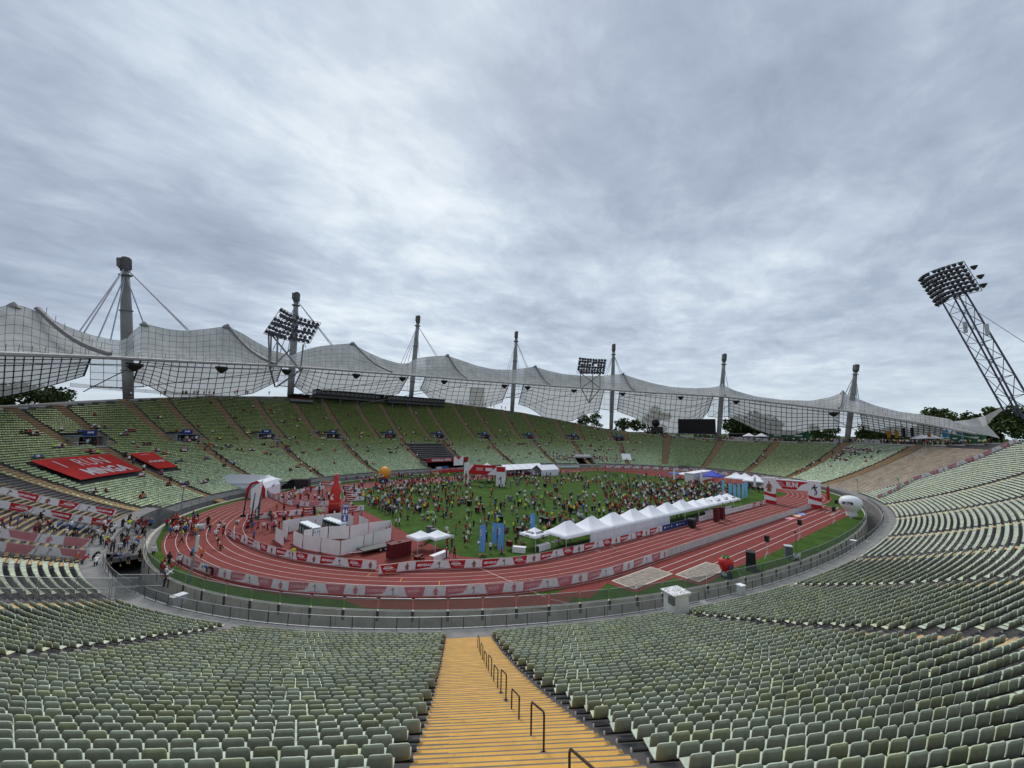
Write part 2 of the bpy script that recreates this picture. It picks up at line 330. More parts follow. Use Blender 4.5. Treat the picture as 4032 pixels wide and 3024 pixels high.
# ---------------- terraces ----------------
LOW=[226.0,208.8,190.2,170.4,147.6,128.8,106.,83.2,64.6,44.8]
UPP=[(229.6,223.8),(213.6,207.),(197.,187.4),(177.,167.5),(156.,146.2),(133.6,124.3),(111.3,101.3),(89.,79.5),(67.,59.4),(47.5,41.6)]
VOM=[(a+b)/2 for a,b in UPP]
FULL=[10.1,27.3,522.3,505.,489.,448.3,428.,404.5,384.,363.5,345.5,326.05,306.7,291.9,276.2]
AIS=[(s,(.8 if 276<=s<=449 else 1.25) if s!=326.05 else 1.88,0,99) for s in FULL]+[(s,.95,-9,24.6) for s in LOW]+[(s,.8,24.6,99) for p in UPP for s in p]+[(243.4,1.,0,99)]
def sd(a,b): return (np.asarray(a)-b+LT/2)%LT-LT/2
def in_vom(s,t,pad=0.):
    m=np.zeros(np.broadcast(s,t).shape,bool)
    for c in VOM: m|=(np.abs(sd(s,c))<2.35+pad)&(t>24.6-pad)&(t<29.3+pad)
    return m
def hole(s,t): return in_vom(s,t)|((np.abs(sd(s,326.05))<1.55)&(t>0))|((np.abs(sd(s,66.2))<3.6)&(t<6.9))|((np.abs(sd(s,139.3))<7.4)&(t<4.3)) | ((np.abs(sd(s,191))<2.2)&(t<6)&(t>2.5)&False)
def seat_ok(s,t):
    m=((t>0)|(far_t(s)>.9))&(t<rim(s)-1.2)&~in_vom(s,t,.25)&~((np.abs(sd(s,66.2))<4.3)&(t<7.6))&~((sd(s,468.9)>-.4)&(sd(s,488)<.3))&~((sd(s,247)>-2)&(sd(s,276)<.6))&~((sd(s,129.8)>-.3)&(sd(s,147)<.3)&(t<20.2))
    m&=~((sd(s,227.4)>0)&(sd(s,240)<0)&(t>11.2)&(t<20))&~((sd(s,220.2)>0)&(sd(s,224.9)<.3)&(t>11.2)&(t<19.6))
    m&=~((sd(s,290.4)>-.9)&(sd(s,291.)<0))
    for c,h,a,e in AIS: m&=~((np.abs(sd(s,c))<h+.12)&(t>=a)&(t<e))
    return m
NS=720; Sg=np.linspace(0,LT,NS,endpoint=False); KM=74
V=[]; K0=-3
for k in range(K0,KM):
    t=np.minimum(k*TREAD,rim(Sg)); t2=np.minimum((k+1)*TREAD,rim(Sg)); a=B(Sg,t); p=a.copy(); q=B(Sg,t2); q[:,2]=p[:,2]; V+=[p,q]
V=np.concatenate(V); F=[]
sm=(Sg+LT/NS/2)%LT
for kk_ in range(KM-K0):
    k=kk_+K0; ok=((k>=0)|(far_t(sm)>.5))&(k*TREAD<rim(sm))&~hole(sm,np.full(NS,k*TREAD+.3)); i=np.nonzero(ok)[0]; j=(i+1)%NS
    F.append(np.c_[2*kk_*NS+i,2*kk_*NS+j,(2*kk_+1)*NS+j,(2*kk_+1)*NS+i])
    if k<KM-1:
        ok2=((k>=-1)|(far_t(sm)>.5))&((k+1)*TREAD<rim(sm))&~hole(sm,np.full(NS,k*TREAD+.9)); i=np.nonzero(ok2)[0]; j=(i+1)%NS
        F.append(np.c_[(2*kk_+1)*NS+i,(2*kk_+1)*NS+j,(2*kk_+2)*NS+j,(2*kk_+2)*NS+i])
TERR=link('seating_terrace',nmesh('seating_terrace',V,np.concatenate(F),mat('terrace_concrete',(.10,.095,.095),.95,.28,.9,.3,15,det=8)),kind='structure')
# outer ground: rim walkway, then falling away to the park
offs=[0,.01,8,30,70,160,400,1200,5000]; G2=[]
for j,o in enumerate(offs):
    t=rim(Sg); p,n=base(Sg); q=p+n*(t+o)[:,None]; zr=zt(t,p[:,1],Sg); west=np.clip((zr-14)/12,0,1)
    z=zr+(0.0 if j==0 else .02)-(0,0,0,1,2,3,4,4,4)[j]-west*(0,0,0,9,17,19,20,20,20)[j]; z=np.maximum(z,(0,0,0,0,4,4,3,2,2)[j]); G2.append(np.c_[q,z])
b=MB(); b.grid(G2[:4],closed=True); b.build('rim_walkway',mat('walkway_asphalt',(.16,.15,.14),.95,.2,.4),kind='structure')
b=MB(); b.grid(G2[3:],closed=True); b.build('park_ground',M_earth,kind='structure')
M_stepc=mat('step_concrete',(.20,.165,.13),.9,.25,2.,det=8)
# ---------------- stairways ----------------
M_tanr=mat('tan_step_riser',(.36,.235,.115),.85,.15,.8)
def stairs(s0,hw,t0,t1,m,name,parts=False,par=None,colr=None):
    M_sr=M_tanr if m is M_tan else M_stepc
    b=MB(); n=0; t1=min(t1,float(rim(s0))-.02); k=int(round(t0/TREAD)); objs=[]
    root=None
    while k*TREAD<t1-.05:
        ta=k*TREAD; z0=float(B(s0,ta)[2]); z1=float(B(s0,ta+TREAD)[2])
        for h in range(2):
            # the lower half step lies on the tread, the upper one is a block half a riser high
            a0=ta+(.03 if h==0 else TREAD*.5); a1=ta+(TREAD*.5 if h==0 else TREAD)-.005; zt_=z0+(.006 if h==0 else (z1-z0)*.5); zb=z0-.1
            C=[(s0-hw,a0),(s0+hw,a0),(s0+hw,a1),(s0-hw,a1)]; dz=zt_-z0; bb=MB() if parts and 2<ta<33.5 else b
            Q=[]
            for q_s,q_t in C: q=B(q_s,q_t); q[2]=float(B(q_s,ta)[2])+dz; Q.append(q)
            Q=np.array(Q); bb.add(np.r_[Q-(0,0,.3),Q],[(0,3,2,1),(4,5,6,7),(0,1,5,4),(1,2,6,5),(2,3,7,6),(3,0,4,7)],1)
            I=[(Q[0]*.87+Q[3]*.13),(Q[1]*.87+Q[2]*.13),(Q[2]*.97+Q[1]*.03),(Q[3]*.97+Q[0]*.03)]; I=[q+(0,0,.004) for q in I]; bb.add(np.r_[I,np.array(I)-(0,0,.004)],[(0,1,2,3),(0,4,5,1),(1,5,6,2),(2,6,7,3),(3,7,4,0)],0)
            if bb is not b: objs.append((bb,))
        k+=1
    if parts:
        root=b.build(name,[m,M_stepc],kind='structure')
        for (bb,) in objs: bb.build('step',[m,M_stepc],root)
        return root
    if b.v: return b.build(name,[m,M_sr],kind='structure')
for s,h,a,e in AIS:
    near=276<=s<=449
    if s==326.05: OWN=stairs(s,h,a,e,M_yel,'yellow_stairway',True)
    elif s>270: stairs(s,h,a,e,mat('pale_yellow_step_paint',(.52,.36,.17),.85,.2,1.2,det=7) if near else M_tan,'stairway')
    else: stairs(s,h,a,e,M_tan,'stairway')
# handrails on the yellow stairway
for i,t in enumerate((26.9,23.3,19.9,17.,14.4,11.8,9.2,6.7,4.1)):
    s=326.5; p=B(s,t,step=True); q=B(s,t+1.5,step=True); r=thing('handrail','black steel hoop handrail on the yellow steps, %s'%('nearest to the camera' if i==0 else ORD[i]+' one down from the nearest' if i<8 else 'lowest one near the walkway'),'handrail',q,0,'handrails down the yellow steps')
    o=np.array(q); P=np.array(p)-o; Q=np.zeros(3); h=.92; b=MB(); b.tube([Q+(0,0,-.05),Q+(0,0,h-.10)],.027,8); b.build('post',M_rail,r); b=MB(); b.tube([P+(0,0,-.05),P+(0,0,h-.10)],.027,8); b.build('post',M_rail,r)
    b=MB(); d=(P-Q)/np.linalg.norm(P-Q); b.tube([Q+(0,0,h-.10),Q+d*.03+(0,0,h-.03),Q+d*.1+(0,0,h),P-d*.1+(0,0,h),P-d*.03+(0,0,h-.04),P+(0,0,h-.10)],.027,8); b.build('top_bar',M_rail,r,True)
    for e in (np.zeros(3),P): MB().box(e+(0,0,.005),(.16,.16,.012)).build('base_plate',M_rail,r)
# ---------------- seats ----------------
PROF=[(-.345,.375,.17),(-.365,.405,.19),(-.32,.425,.215),(-.2,.412,.225),(-.05,.405,.226),(.005,.44,.228),(.035,.57,.228),(.062,.72,.222),(.074,.80,.195)]
def seat_t(prof,us,th):
    n=len(prof); V=[];C=[]
    N=[]
    for i in range(n):
        a=np.array(prof[max(i-1,0)][:2]);b_=np.array(prof[min(i+1,n-1)][:2]); t=(b_-a)/np.linalg.norm(b_-a); N.append((t[1],-t[0]))
    for side in range(2 if th else 1):
        for i,(x,z,w) in enumerate(prof):
            for u in us:
                dz=-.028*(abs(u)**4) if i==n-1 else 0; dx=(.0 if i<5 else -.03*u*u); dy=0
                xx,zz2=x+dx,z+dz+(.012*u*u if 1<i<5 else 0)
                if side: xx+=N[i][0]*th; zz2+=N[i][1]*th; 
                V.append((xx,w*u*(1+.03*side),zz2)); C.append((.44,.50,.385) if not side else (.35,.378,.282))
    m=len(us); F=[(i*m+j,i*m+j+1,(i+1)*m+j+1,(i+1)*m+j) for i in range(n-1) for j in range(m-1)]
    if th:
        o=n*m; F+=[(o+(i+1)*m+j,o+(i+1)*m+j+1,o+i*m+j+1,o+i*m+j) for i in range(n-1) for j in range(m-1)]
        ed=[i*m for i in range(n)]+[(n-1)*m+j for j in range(1,m)]+[i*m+m-1 for i in range(n-2,-1,-1)]+[j for j in range(m-2,0,-1)]
        F+=[(ed[k],o+ed[k],o+ed[(k+1)%len(ed)],ed[(k+1)%len(ed)]) if False else (ed[k],ed[(k+1)%len(ed)],o+ed[(k+1)%len(ed)],o+ed[k]) for k in range(len(ed))]
    return np.array(V),np.array(F),np.array(C)
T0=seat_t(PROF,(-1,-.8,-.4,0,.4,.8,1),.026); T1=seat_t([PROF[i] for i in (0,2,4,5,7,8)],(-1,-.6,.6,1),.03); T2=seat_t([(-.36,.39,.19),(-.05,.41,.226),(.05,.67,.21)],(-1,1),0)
T2=(T2[0],T2[1],T2[2])
rows=[]
for k in range(-3,KM-1):
    t=k*TREAD+.46; fine=np.linspace(0,LT,6001)[:-1]; p=B(fine,np.full(6000,t)); seg=np.hypot(*np.diff(np.r_[p,p[:1]],axis=0)[:,:2].T); cum=np.r_[0,np.cumsum(seg)]
    n=int(cum[-1]/.52); pos=(np.arange(n)+ (.5 if k%2 else 0))*cum[-1]/n; s=np.interp(pos,cum,np.r_[fine,LT]); ok=seat_ok(s,np.full(n,t)); rows.append(np.c_[s[ok],np.full(ok.sum(),t),np.full(ok.sum(),k)])
ST=np.concatenate(rows); XYZ=B(ST[:,0],ST[:,1]); XYZ[:,2]=B(ST[:,0],ST[:,2]*TREAD)[:,2]
_a=B(ST[:,0]-.2,ST[:,1]);_b=B(ST[:,0]+.2,ST[:,1]); ANG=np.arctan2(-(_b-_a)[:,0],(_b-_a)[:,1]); D=XYZ+np.array([0,0,.6])-CAMP; dep=D@FW; px=1106+(D@RI)/dep*FPX/1.8228; py=829.5-(D@UP)/dep*FPX/1.8228
dist=np.linalg.norm(D,axis=1); vis=(dep>.5)&(px>-90)&(px<2300)&(py<1760)&(py>800)
near=(ST[:,0]>274)&(ST[:,0]<470)
# tint of the plastic: bleached in the open, greener with painted shade under roof
s_,t_=ST[:,0],ST[:,1]; n=len(ST); rnd=RNG.normal(0,1,n); r2=RNG.random(n)
tint=np.ones((n,3))*np.clip(1+.13*rnd,.6,1.45)[:,None]; yg=(RNG.random(n)<.28)&near; tint[yg]*=np.array([1.06,1.03,.86])
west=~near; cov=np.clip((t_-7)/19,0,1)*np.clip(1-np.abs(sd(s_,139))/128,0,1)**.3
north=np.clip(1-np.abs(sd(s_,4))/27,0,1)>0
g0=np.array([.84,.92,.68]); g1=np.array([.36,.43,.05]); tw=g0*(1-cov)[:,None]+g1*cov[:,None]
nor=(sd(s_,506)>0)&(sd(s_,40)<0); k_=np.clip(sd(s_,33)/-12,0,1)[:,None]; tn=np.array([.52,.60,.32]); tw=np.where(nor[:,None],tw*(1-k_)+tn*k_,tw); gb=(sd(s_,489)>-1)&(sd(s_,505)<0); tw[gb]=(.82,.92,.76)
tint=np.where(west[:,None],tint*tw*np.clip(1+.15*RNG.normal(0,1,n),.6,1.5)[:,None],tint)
order=np.argsort(np.where((dep>1)&(px>-40)&(px<2250)&(py<1700)&near,dist,1e9)); IND=order[:300]
rest=vis.copy(); rest[IND]=False
M_seat=matattr('seat_plastic',.55,.14,7.,.35)
def mass(sel,T):
    i=np.nonzero(sel)[0]; V0,F0,C0=T; c,s=np.cos(ANG[i]),np.sin(ANG[i]); jx=RNG.normal(0,.012,len(i)); V=np.empty((len(i),len(V0),3)); tl=RNG.normal(0,.05,len(i))
    vx=V0[None,:,0]+tl[:,None]*(V0[None,:,2]-.4); V[:,:,0]=XYZ[i,0,None]+vx*c[:,None]-V0[None,:,1]*s[:,None]; V[:,:,1]=XYZ[i,1,None]+vx*s[:,None]+V0[None,:,1]*c[:,None]; V[:,:,2]=XYZ[i,2,None]+V0[None,:,2]+jx[:,None]*.5
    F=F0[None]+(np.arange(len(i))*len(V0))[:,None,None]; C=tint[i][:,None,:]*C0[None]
    return V.reshape(-1,3),F.reshape(-1,4),np.clip(C,0,1).reshape(-1,3)
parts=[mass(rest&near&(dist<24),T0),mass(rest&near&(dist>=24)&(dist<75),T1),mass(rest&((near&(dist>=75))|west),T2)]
o=0; Vs=[];Fs=[];Cs=[]
for v_,f_,c_ in parts: Vs.append(v_);Fs.append(f_+o);Cs.append(c_);o+=len(v_)
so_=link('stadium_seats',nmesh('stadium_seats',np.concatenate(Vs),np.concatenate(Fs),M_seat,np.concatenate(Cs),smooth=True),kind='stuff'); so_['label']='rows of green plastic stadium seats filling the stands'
print('seats',rest.sum(),'faces',sum(len(f) for f in Fs))
# the 300 seats that show largest, one object each
smesh=[]
for q in range(12):
    f=np.clip(1+.13*RNG.normal(),.7,1.4); tcol=np.array([1.,1,1])*f*(np.array([1.06,1.03,.86]) if q%4==0 else 1); smesh.append(nmesh('stadium_seat',T0[0],T0[1],M_seat,np.clip(T0[2]*tcol,0,1),smooth=True))
kmax=int(ST[IND,2].max()); cnt={}
for j in sorted(IND,key=lambda j:(-ST[j,2],abs(ST[j,0]-326.05))):
    left=ST[j,0]<326.05; kk=int(kmax-ST[j,2]); c=cnt.get((left,kk),0); cnt[(left,kk)]=c+1; q=int(RNG.integers(12))
    ob=link('stadium_seat',smesh[q],location=tuple(XYZ[j]),rotation_euler=(0,0,float(ANG[j])))
    tag(ob,'%s seat %s of yellow steps, %s row from the bottom edge, %s seat along'%('olive green' if q%4==0 else 'grey green','left' if left else 'right',ORD[min(kk,39)],ORD[min(c,39)]),'seat','weathered green seats beside the yellow steps')
# pipes that carry the seats, one per row and block
SA=sorted([c for c,h,a,e in AIS if 276<=c<=449]); bS=MB()
for a,e in zip(SA[:-1],SA[1:]):
    for k in range(0,48):
        t=k*TREAD+.36; ss=np.linspace(a+(.9 if a!=326.05 else 1.8),e-(.9 if e!=326.05 else 1.8),9)
        if t>rim(a)-1.5: continue
        P=B(ss,np.full(9,t)); P[:,2]=B(ss,np.full(9,k*TREAD))[:,2]+.34
        d=np.linalg.norm(P-CAMP,axis=1).min()
        if d>110: continue
        own=(e==326.05 or a==326.05) and 3<t<33
        bb=MB() if own else bS; bb.tube(list(P),.042,6,0)
        for x,y in ((0,1),(-1,-2)):
            u=(P[x]-P[y])/np.linalg.norm(P[x]-P[y]); bb.tube([P[x]-u*.01,P[x]+u*.012],.047,8,1)
        if own: bb.build('seat_rail',[M_pipe,M_cap],TERR)
        else:
            for j in range(1,8,2): bS.tube([P[j],P[j]-(0,0,.36)],.03,4,0)
r_=bS.build('seat_rails',[M_pipe,M_cap],TERR); r_['kind']='stuff'
# ---------------- entrances in the far stand ----------------
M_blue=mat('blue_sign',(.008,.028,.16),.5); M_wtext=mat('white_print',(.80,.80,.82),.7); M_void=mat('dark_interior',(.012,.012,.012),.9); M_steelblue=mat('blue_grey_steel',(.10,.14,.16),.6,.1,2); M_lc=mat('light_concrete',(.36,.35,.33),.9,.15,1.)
def frame_at(s,t): p=B(s,t); return p,facing(s)     # local x points outwards (uphill), y along the row
for i,c in enumerate(VOM):
    p,a=frame_at(c,24.6); z0=float(p[2])-.12; H=float(B(c,29.3)[2])-z0
    r=thing('stand_entrance','dark stand entrance under a blue sign, %s from the left along the far stand'%ORD[i],'entrance',(p[0],p[1],z0),a,'entrances under blue signs in the far stand')
    k=1+27/75; w=2.35*k if abs(c-139)>60 else 2.35*1.25
    MB().bbox((-.4,-w-1.6,-.2),(4.6,w+1.6,.05)).build('landing',M_lc,r)
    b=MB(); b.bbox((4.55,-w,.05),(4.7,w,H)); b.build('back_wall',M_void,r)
    for e in (-1,1): MB().bbox((.3,e*w-.12,.05),(4.6,e*w+.12,H*.8)).build('side_wall',M_conc,r)
    MB().bbox((1.3,-w-.1,H*.78),(4.9,w+.1,H*.9)).build('roof_slab',M_steelblue,r)
    MB().bbox((1.22,-1.45,H*.9),(1.34,1.45,H*.9+1.25)).build('sign_board',M_blue,r)
    text('SWM','lettering',M_wtext,.62,r,(1.2,0,H*.9+.68),(math.pi/2,0,-math.pi/2),bold=.02)
    for e in (-1,1): 
        b=MB(); b.tube([(-.3,e*(w+1.5),.05),(-.3,e*(w+1.5),1.0)],.03); b.tube([(-.3,e*(w+1.5),1.0),(-.3,e*w*.55,1.0)],.03); b.tube([(-.3,e*(w+1.5),.5),(-.3,e*w*.55,.5)],.02); b.tube([(-.3,e*w*.55,.05),(-.3,e*w*.55,1.0)],.03); b.build('guard_rail',M_alu,r)
    for j in range(3): MB().bbox((3.9,-w*.5+j*w*.42,.3),(4.0,-w*.5+j*w*.42+.5,H*.6)).build('door_panel',mat('door_grey',(.35,.36,.37),.6),r)
# ---------------- tunnel mouth in the far right corner of the pitch ----------------
p,a=frame_at(66.2,-2.2); z0=.05; zt_=float(B(66.2,6.9)[2])
r=thing('tunnel_entrance','dark tunnel mouth with white roof edge at the corner of the far stand','tunnel',(p[0],p[1],0),a)
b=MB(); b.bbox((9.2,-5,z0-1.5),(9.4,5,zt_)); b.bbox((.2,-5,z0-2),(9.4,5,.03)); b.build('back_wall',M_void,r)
for e in (-1,1):
    b=MB(); P=[(-1.2,-.1),(9.3,-.1),(9.3,zt_+.3),(6.5,zt_+.3),(1.5,3.0),(-1.2,1.6)]; b.plate(P,e*5-.2,e*5+.2); b.build('side_wall',M_lc,r)
b=MB(); b.poly([(4.2,-5.2),(9.6,-5.2),(9.6,5.2),(4.2,5.2)],zt_-.35,zt_+.25); b.build('roof_slab',M_lc,r)
b=MB(); b.add([(4.0,-4.4,zt_+.26),(4.0,4.4,zt_+.26),(4.6,3.4,zt_+1.2),(4.6,-3.4,zt_+1.2),(5.6,-3.4,zt_+1.2),(5.6,3.4,zt_+1.2),(6,-4.4,zt_+.26),(6,4.4,zt_+.26)],[(0,1,2,3),(3,2,5,4),(4,5,7,6),(1,7,5,2),(0,3,4,6)]); b.build('fascia',mat('fascia_white',(.6,.58,.56),.7),r)
# ---------------- grey bench block and stage ----------------
M_bench=mat('grey_bench',(.16,.165,.175),.7,.1,.6); M_bdark=mat('stage_roof_black',(.03,.03,.032),.8)  # M_bdark: plain near-black of the stage roof
r=thing('bench_block','block of grey covered benches in the far stand above the red stage','benches',B(139,12),facing(139))
o=B(139,12)
for k in range(9):
    t=5.+k*1.7; ss=np.linspace(131.2,146.2,7); lo=B(ss,np.full(7,t)); hi=B(ss,np.full(7,t+1.05)); 
    A_=np.r_[lo[:,:2],hi[::-1,:2]]; zz_=float(lo[3,2])+.62+ (0.5 if k==8 else 0)
    R=rotz(-facing(139)); A2=(np.c_[A_-o[:2],np.zeros(14)]@R.T)[:,:2]
    MB().poly(A2,zz_-o[2]-.14,zz_-o[2]).build('bench',M_bench,r)
# ---------------- banners laid over the far seats ----------------
M_bred=mat('banner_red',(.40,.017,.015),.75,.25,.12,spec=.1); M_bdk=mat('banner_dark_red',(.20,.008,.012),.75,.1,.2)
def over(s0,s1,t0,t1,h,n=14):
    S=np.linspace(s0,s1,n); TT=np.linspace(t0,t1,10); return np.array([B(S,np.full(n,t),h) for t in TT])
gr=over(239.6,227.6,11.6,19.6,.86); c0=gr[0,0].copy(); r=thing('seat_banner','large red banner reading I RUN MINGA spread over the far left seats','banner',c0,0)
b=MB(); b.grid(gr-c0); b.grid((gr-c0-np.array([0,0,.05]))[::-1]); b.build('cloth',M_bred,r)
def on_bowl(txt,s_mid,t_mid,size_s,size_t,h,par,c0,bold=0.,shear=0.,name='lettering'):
    "flat lettering wrapped onto the slope"
    o=text(txt,name,M_wtext,1.,None,(0,0,0),(0,0,0),bold=bold,shear=shear); me=o.data.copy(); bpy.data.objects.remove(o)
    V=np.empty(len(me.vertices)*3); me.vertices.foreach_get('co',V); V=V.reshape(-1,3); w=V[:,0].max()-V[:,0].min(); hh=V[:,1].max()-V[:,1].min()
    Q=B(s_mid-V[:,0]/w*size_s,t_mid+(V[:,1])/hh*size_t,h); me.vertices.foreach_set('co',(Q-c0).ravel()); me.update(); return link(name,me,par)
on_bowl('I   RUN',233.6,17.2,7.4,2.7,.90,r,c0,0.); on_bowl('MINGA',232.7,13.6,7.6,2.7,.90,r,c0,.035)
gr=over(224.6,220.4,11.6,19.2,.86,8); c0=gr[0,0].copy(); r=thing('seat_banner','smaller red banner with white hashtag beside the big red seat banner','banner',c0,0)
b=MB(); b.grid(gr-c0); b.grid((gr-c0-np.array([0,0,.05]))[::-1]); b.build('cloth',M_bred,r)
on_bowl('#TUMGMBH',222.4,14.9,3.1,.95,.90,r,c0,.03,.2); on_bowl('MARATHON',222.4,18.2,1.5,.4,.90,r,c0)
# ---------------- fence on the retaining wall ----------------
M_glass=mattrans('tinted_fence_glass',(.10,.135,.115),.34,.3); M_mesh=mattrans('fence_mesh',(.20,.21,.21),.42,.2)
th_=np.linspace(math.pi*1.0+.03,2*math.pi-.55,4000); Wp=np.c_[92.2*np.sign(np.cos(th_))*np.abs(np.cos(th_))**(2/2.2),60.7*np.sign(np.sin(th_))*np.abs(np.sin(th_))**(2/2.2)]
cum=np.r_[0,np.cumsum(np.hypot(*np.diff(Wp,axis=0).T))]; nP=int(cum[-1]/3.35)
fr=thing('glass_fence','low tinted glass fence with steel posts on the wall round the track','fence',(*Wp[0],.12),0)
o=np.array([*Wp[0],.12]); pts=[np.array([np.interp(i*3.35,cum,Wp[:,0]),np.interp(i*3.35,cum,Wp[:,1]),.12])-o for i in range(nP+1)]
for i in range(nP):
    a_,b_=pts[i],pts[i+1]; d=(b_-a_)/np.linalg.norm(b_-a_); n=np.array([-d[1],d[0],0])
    if np.dot(n[:2],(a_+o)[:2])<0: n=-n                     # outwards
    x=a_+d*.11; y=b_-d*.11
    bb=MB(); q=math.atan2(d[1],d[0]); bb.box((x+y)/2+(0,0,.55),(np.linalg.norm(y-x),.012,1.02),q); bb.build('glass_panel',M_glass,fr)
    bb=MB(); bb.tube([x+(0,0,-.6),x+(0,0,1.0),x+d*.07+(0,0,1.09),y-d*.07+(0,0,1.09),y+(0,0,1.0),y+(0,0,-.6)],.032,5); bb.build('post_frame',M_alu,fr)
    bb=MB(); bb.box((x+y)/2+(0,0,.02),(np.linalg.norm(y-x),.07,.06),q); bb.build('bottom_rail',M_alu,fr)
    bb=MB(); bb.box(a_+n*.16+(0,0,-.45),(.26,.10,.9),q); bb.build('bracket',mat('bracket_steel',(.07,.075,.075),.6),fr)
# railing on the walkway, near and far
def railing(s0,s1,label,step=1.95,t=-1.9):
    S=np.arange(s0,s1,step); tt=t-2.*far_t(S) if t<0 else np.full(len(S),t); P=B(S,tt)
    if t<0: P[:,2]=B(S,-2.2-2*far_t(S))[:,2]+.45-.35*far_t(S)
    o=P[0].copy(); P=P-o
    r=thing('railing',label,'railing',o)
    MB().tube(list(P+(0,0,1.02)),.03,5).build('top_rail',M_alu,r)
    MB().tube(list(P+(0,0,.06)),.05,4).build('kerb_rail',M_alu,r)
    ms=MB(); g=np.array([P+(0,0,.12),P+(0,0,.96)]); ms.grid(g); ms.build('mesh_panel',M_mesh,r)
    pm=MB(); pm.tube([(0,0,0),(0,0,1.02)],.032,5); me=pm.mesh('post',M_rail if s0>270 else M_alu)
    for p in P: link('post',me,r,location=tuple(p))
railing(292.5,352,'grey walkway railing in front of the lowest seats below the yellow steps'); railing(352,400,'grey walkway railing curving past the white cabinet'); railing(400,458,'grey walkway railing curving round the far right seats'); railing(276,290.5,'grey walkway railing beside the runners\' ramp',t=-1.9)
railing(75,129,'railing in front of the far stand right of the stage',2.6); railing(148,243,'railing in front of the far left seats',2.6); railing(-18,59,'railing below the seats at the far end',2.6)
# mesh fence across the left seats, with gate
def mesh_fence(P,label,h=1.9):
    r=thing('mesh_fence',label,'fence',P[0]); o=np.array(P[0])
    for i in range(len(P)-1):
        a_,b_=np.array(P[i])-o,np.array(P[i+1])-o; d=(b_-a_)/np.linalg.norm(b_-a_); a2=a_+d*.06; b2=b_-d*.06
        bb=MB(); bb.tube([a2,a2+(0,0,h),b2+(0,0,h),b2],.035,5); bb.tube([a2+(0,0,h*.52),b2+(0,0,h*.52)],.028,5); bb.build('panel_frame',M_alu,r)
        bb=MB(); bb.add([a2+(0,0,.1),b2+(0,0,.1),b2+(0,0,h),a2+(0,0,h)],[(0,1,2,3)]); bb.build('wire_mesh',M_mesh,r)
mesh_fence([B(290.6,t) for t in (9.6,7.2,4.8,2.4,0)]+[B(290.6,-2.0)],'grey mesh fence between the left seats and the stepped aisle')
# ---------------- benches without seats: far right and runners' ramp ----------------
M_plank=mat('tan_bench_board',(.40,.335,.26),.85,.25,.5,det=8)
for (s0,s1,lab,kmax) in ((470.,487.2,'tan',42),(247.5,275.2,'ramp',30)):
    b=MB()
    for k in range(kmax):
        if k*TREAD>rim(s0)-.5: break
        ss=np.linspace(s0,s1,16); a_=B(ss,np.full(16,k*TREAD-(.03 if lab=='tan' else -.02))); c_=B(ss,np.full(16,k*TREAD+(.58 if lab=='tan' else .36))); zk=B(ss,np.full(16,k*TREAD))[:,2]
        b.grid([np.c_[a_[:,:2],zk-(.22 if lab=='tan' else -.02)],np.c_[a_[:,:2],zk+.14],np.c_[c_[:,:2],zk+.14]])
    b.build('bench_boards',M_plank if lab=='tan' else mat('ramp_bench_board',(.30,.22,.11),.85,.3,.6,det=8),TERR)['kind']='stuff'
# ---------------- the tent roof over the far stand ----------------
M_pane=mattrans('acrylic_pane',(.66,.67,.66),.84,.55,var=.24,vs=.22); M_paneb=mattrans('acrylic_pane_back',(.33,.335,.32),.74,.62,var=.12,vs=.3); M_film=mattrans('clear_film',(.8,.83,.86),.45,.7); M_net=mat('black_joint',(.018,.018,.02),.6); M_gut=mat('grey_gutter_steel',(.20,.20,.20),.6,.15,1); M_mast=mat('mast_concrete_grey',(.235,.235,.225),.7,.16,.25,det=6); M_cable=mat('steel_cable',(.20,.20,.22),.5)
def pl(P): X,Y=np.array(P,float).T; return lambda x: np.interp(x,X,Y)
EDG=pl([(-90,757),(0,764),(120,768),(250,773),(400,781),(580,789),(700,797),(850,808),(1000,820),(1120,829),(1250,838),(1400,848),(1560,857),(1700,873),(1850,891),(2000,916),(2115,938)])
RDG=pl([(-90,700),(-30,672),(0,663),(28,658),(45,660),(75,671),(110,690),(150,708),(190,722),(235,733),(268,737),(283,722),(298,705),(312,699),(330,704),(360,711),(400,715),(445,711),(487,705),(515,715),(550,737),(590,758),(630,768),(655,757),(690,748),(730,744),(760,742),(785,756),(820,773),(860,785),(882,786),(897,774),(930,770),(965,768),(995,778),(1030,790),(1065,798),(1100,799),(1130,796),(1155,792),(1180,800),(1215,808),(1260,812),(1300,812),(1330,809),(1345,808),(1375,818),(1410,828),(1450,836),(1500,839),(1540,837),(1562,832),(1585,843),(1630,856),(1690,864),(1750,866),(1795,858),(1820,848),(1848,860),(1890,876),(1940,889),(2000,897),(2050,905),(2115,937)])
TE=pl([(-90,17),(1500,17),(1700,20),(1900,25),(2050,31),(2115,33)]); 
def EP(x): return RT(x,EDG(x),TE(x))
def RP(x): return RT(x,RDG(x),TE(x)+13*min(1,max(.04,(2115-x)/300)))
roof=thing('tent_roof','grey acrylic tent roof hung in peaks over the far stand','roof',RT(850,808,17)*np.array([1,1,0]),0); RO=np.array(roof.location)
NET=MB(); PANES=[]
def surface(rows_):
    "rows_: list of lists of world points -> panes + joints"
    A=np.array(rows_); n,m=A.shape[:2]
    for i in range(n-1):
        for j in range(m-1):
            c=A[i,j],A[i,j+1],A[i+1,j+1],A[i+1,j]; ctr=sum(c)/4; PANES.append((np.linalg.norm(c[0]-c[2])*np.linalg.norm(c[1]-c[3])/np.linalg.norm(ctr-CAMP)**2,[ctr+(q-ctr)*.955 for q in c],back))
    for i in range(n): NET.tube([q-RO for q in A[i]],jr,3,cap=False)
    for j in range(m): NET.tube([A[i,j]-RO for i in range(n)],jr,3,cap=False)
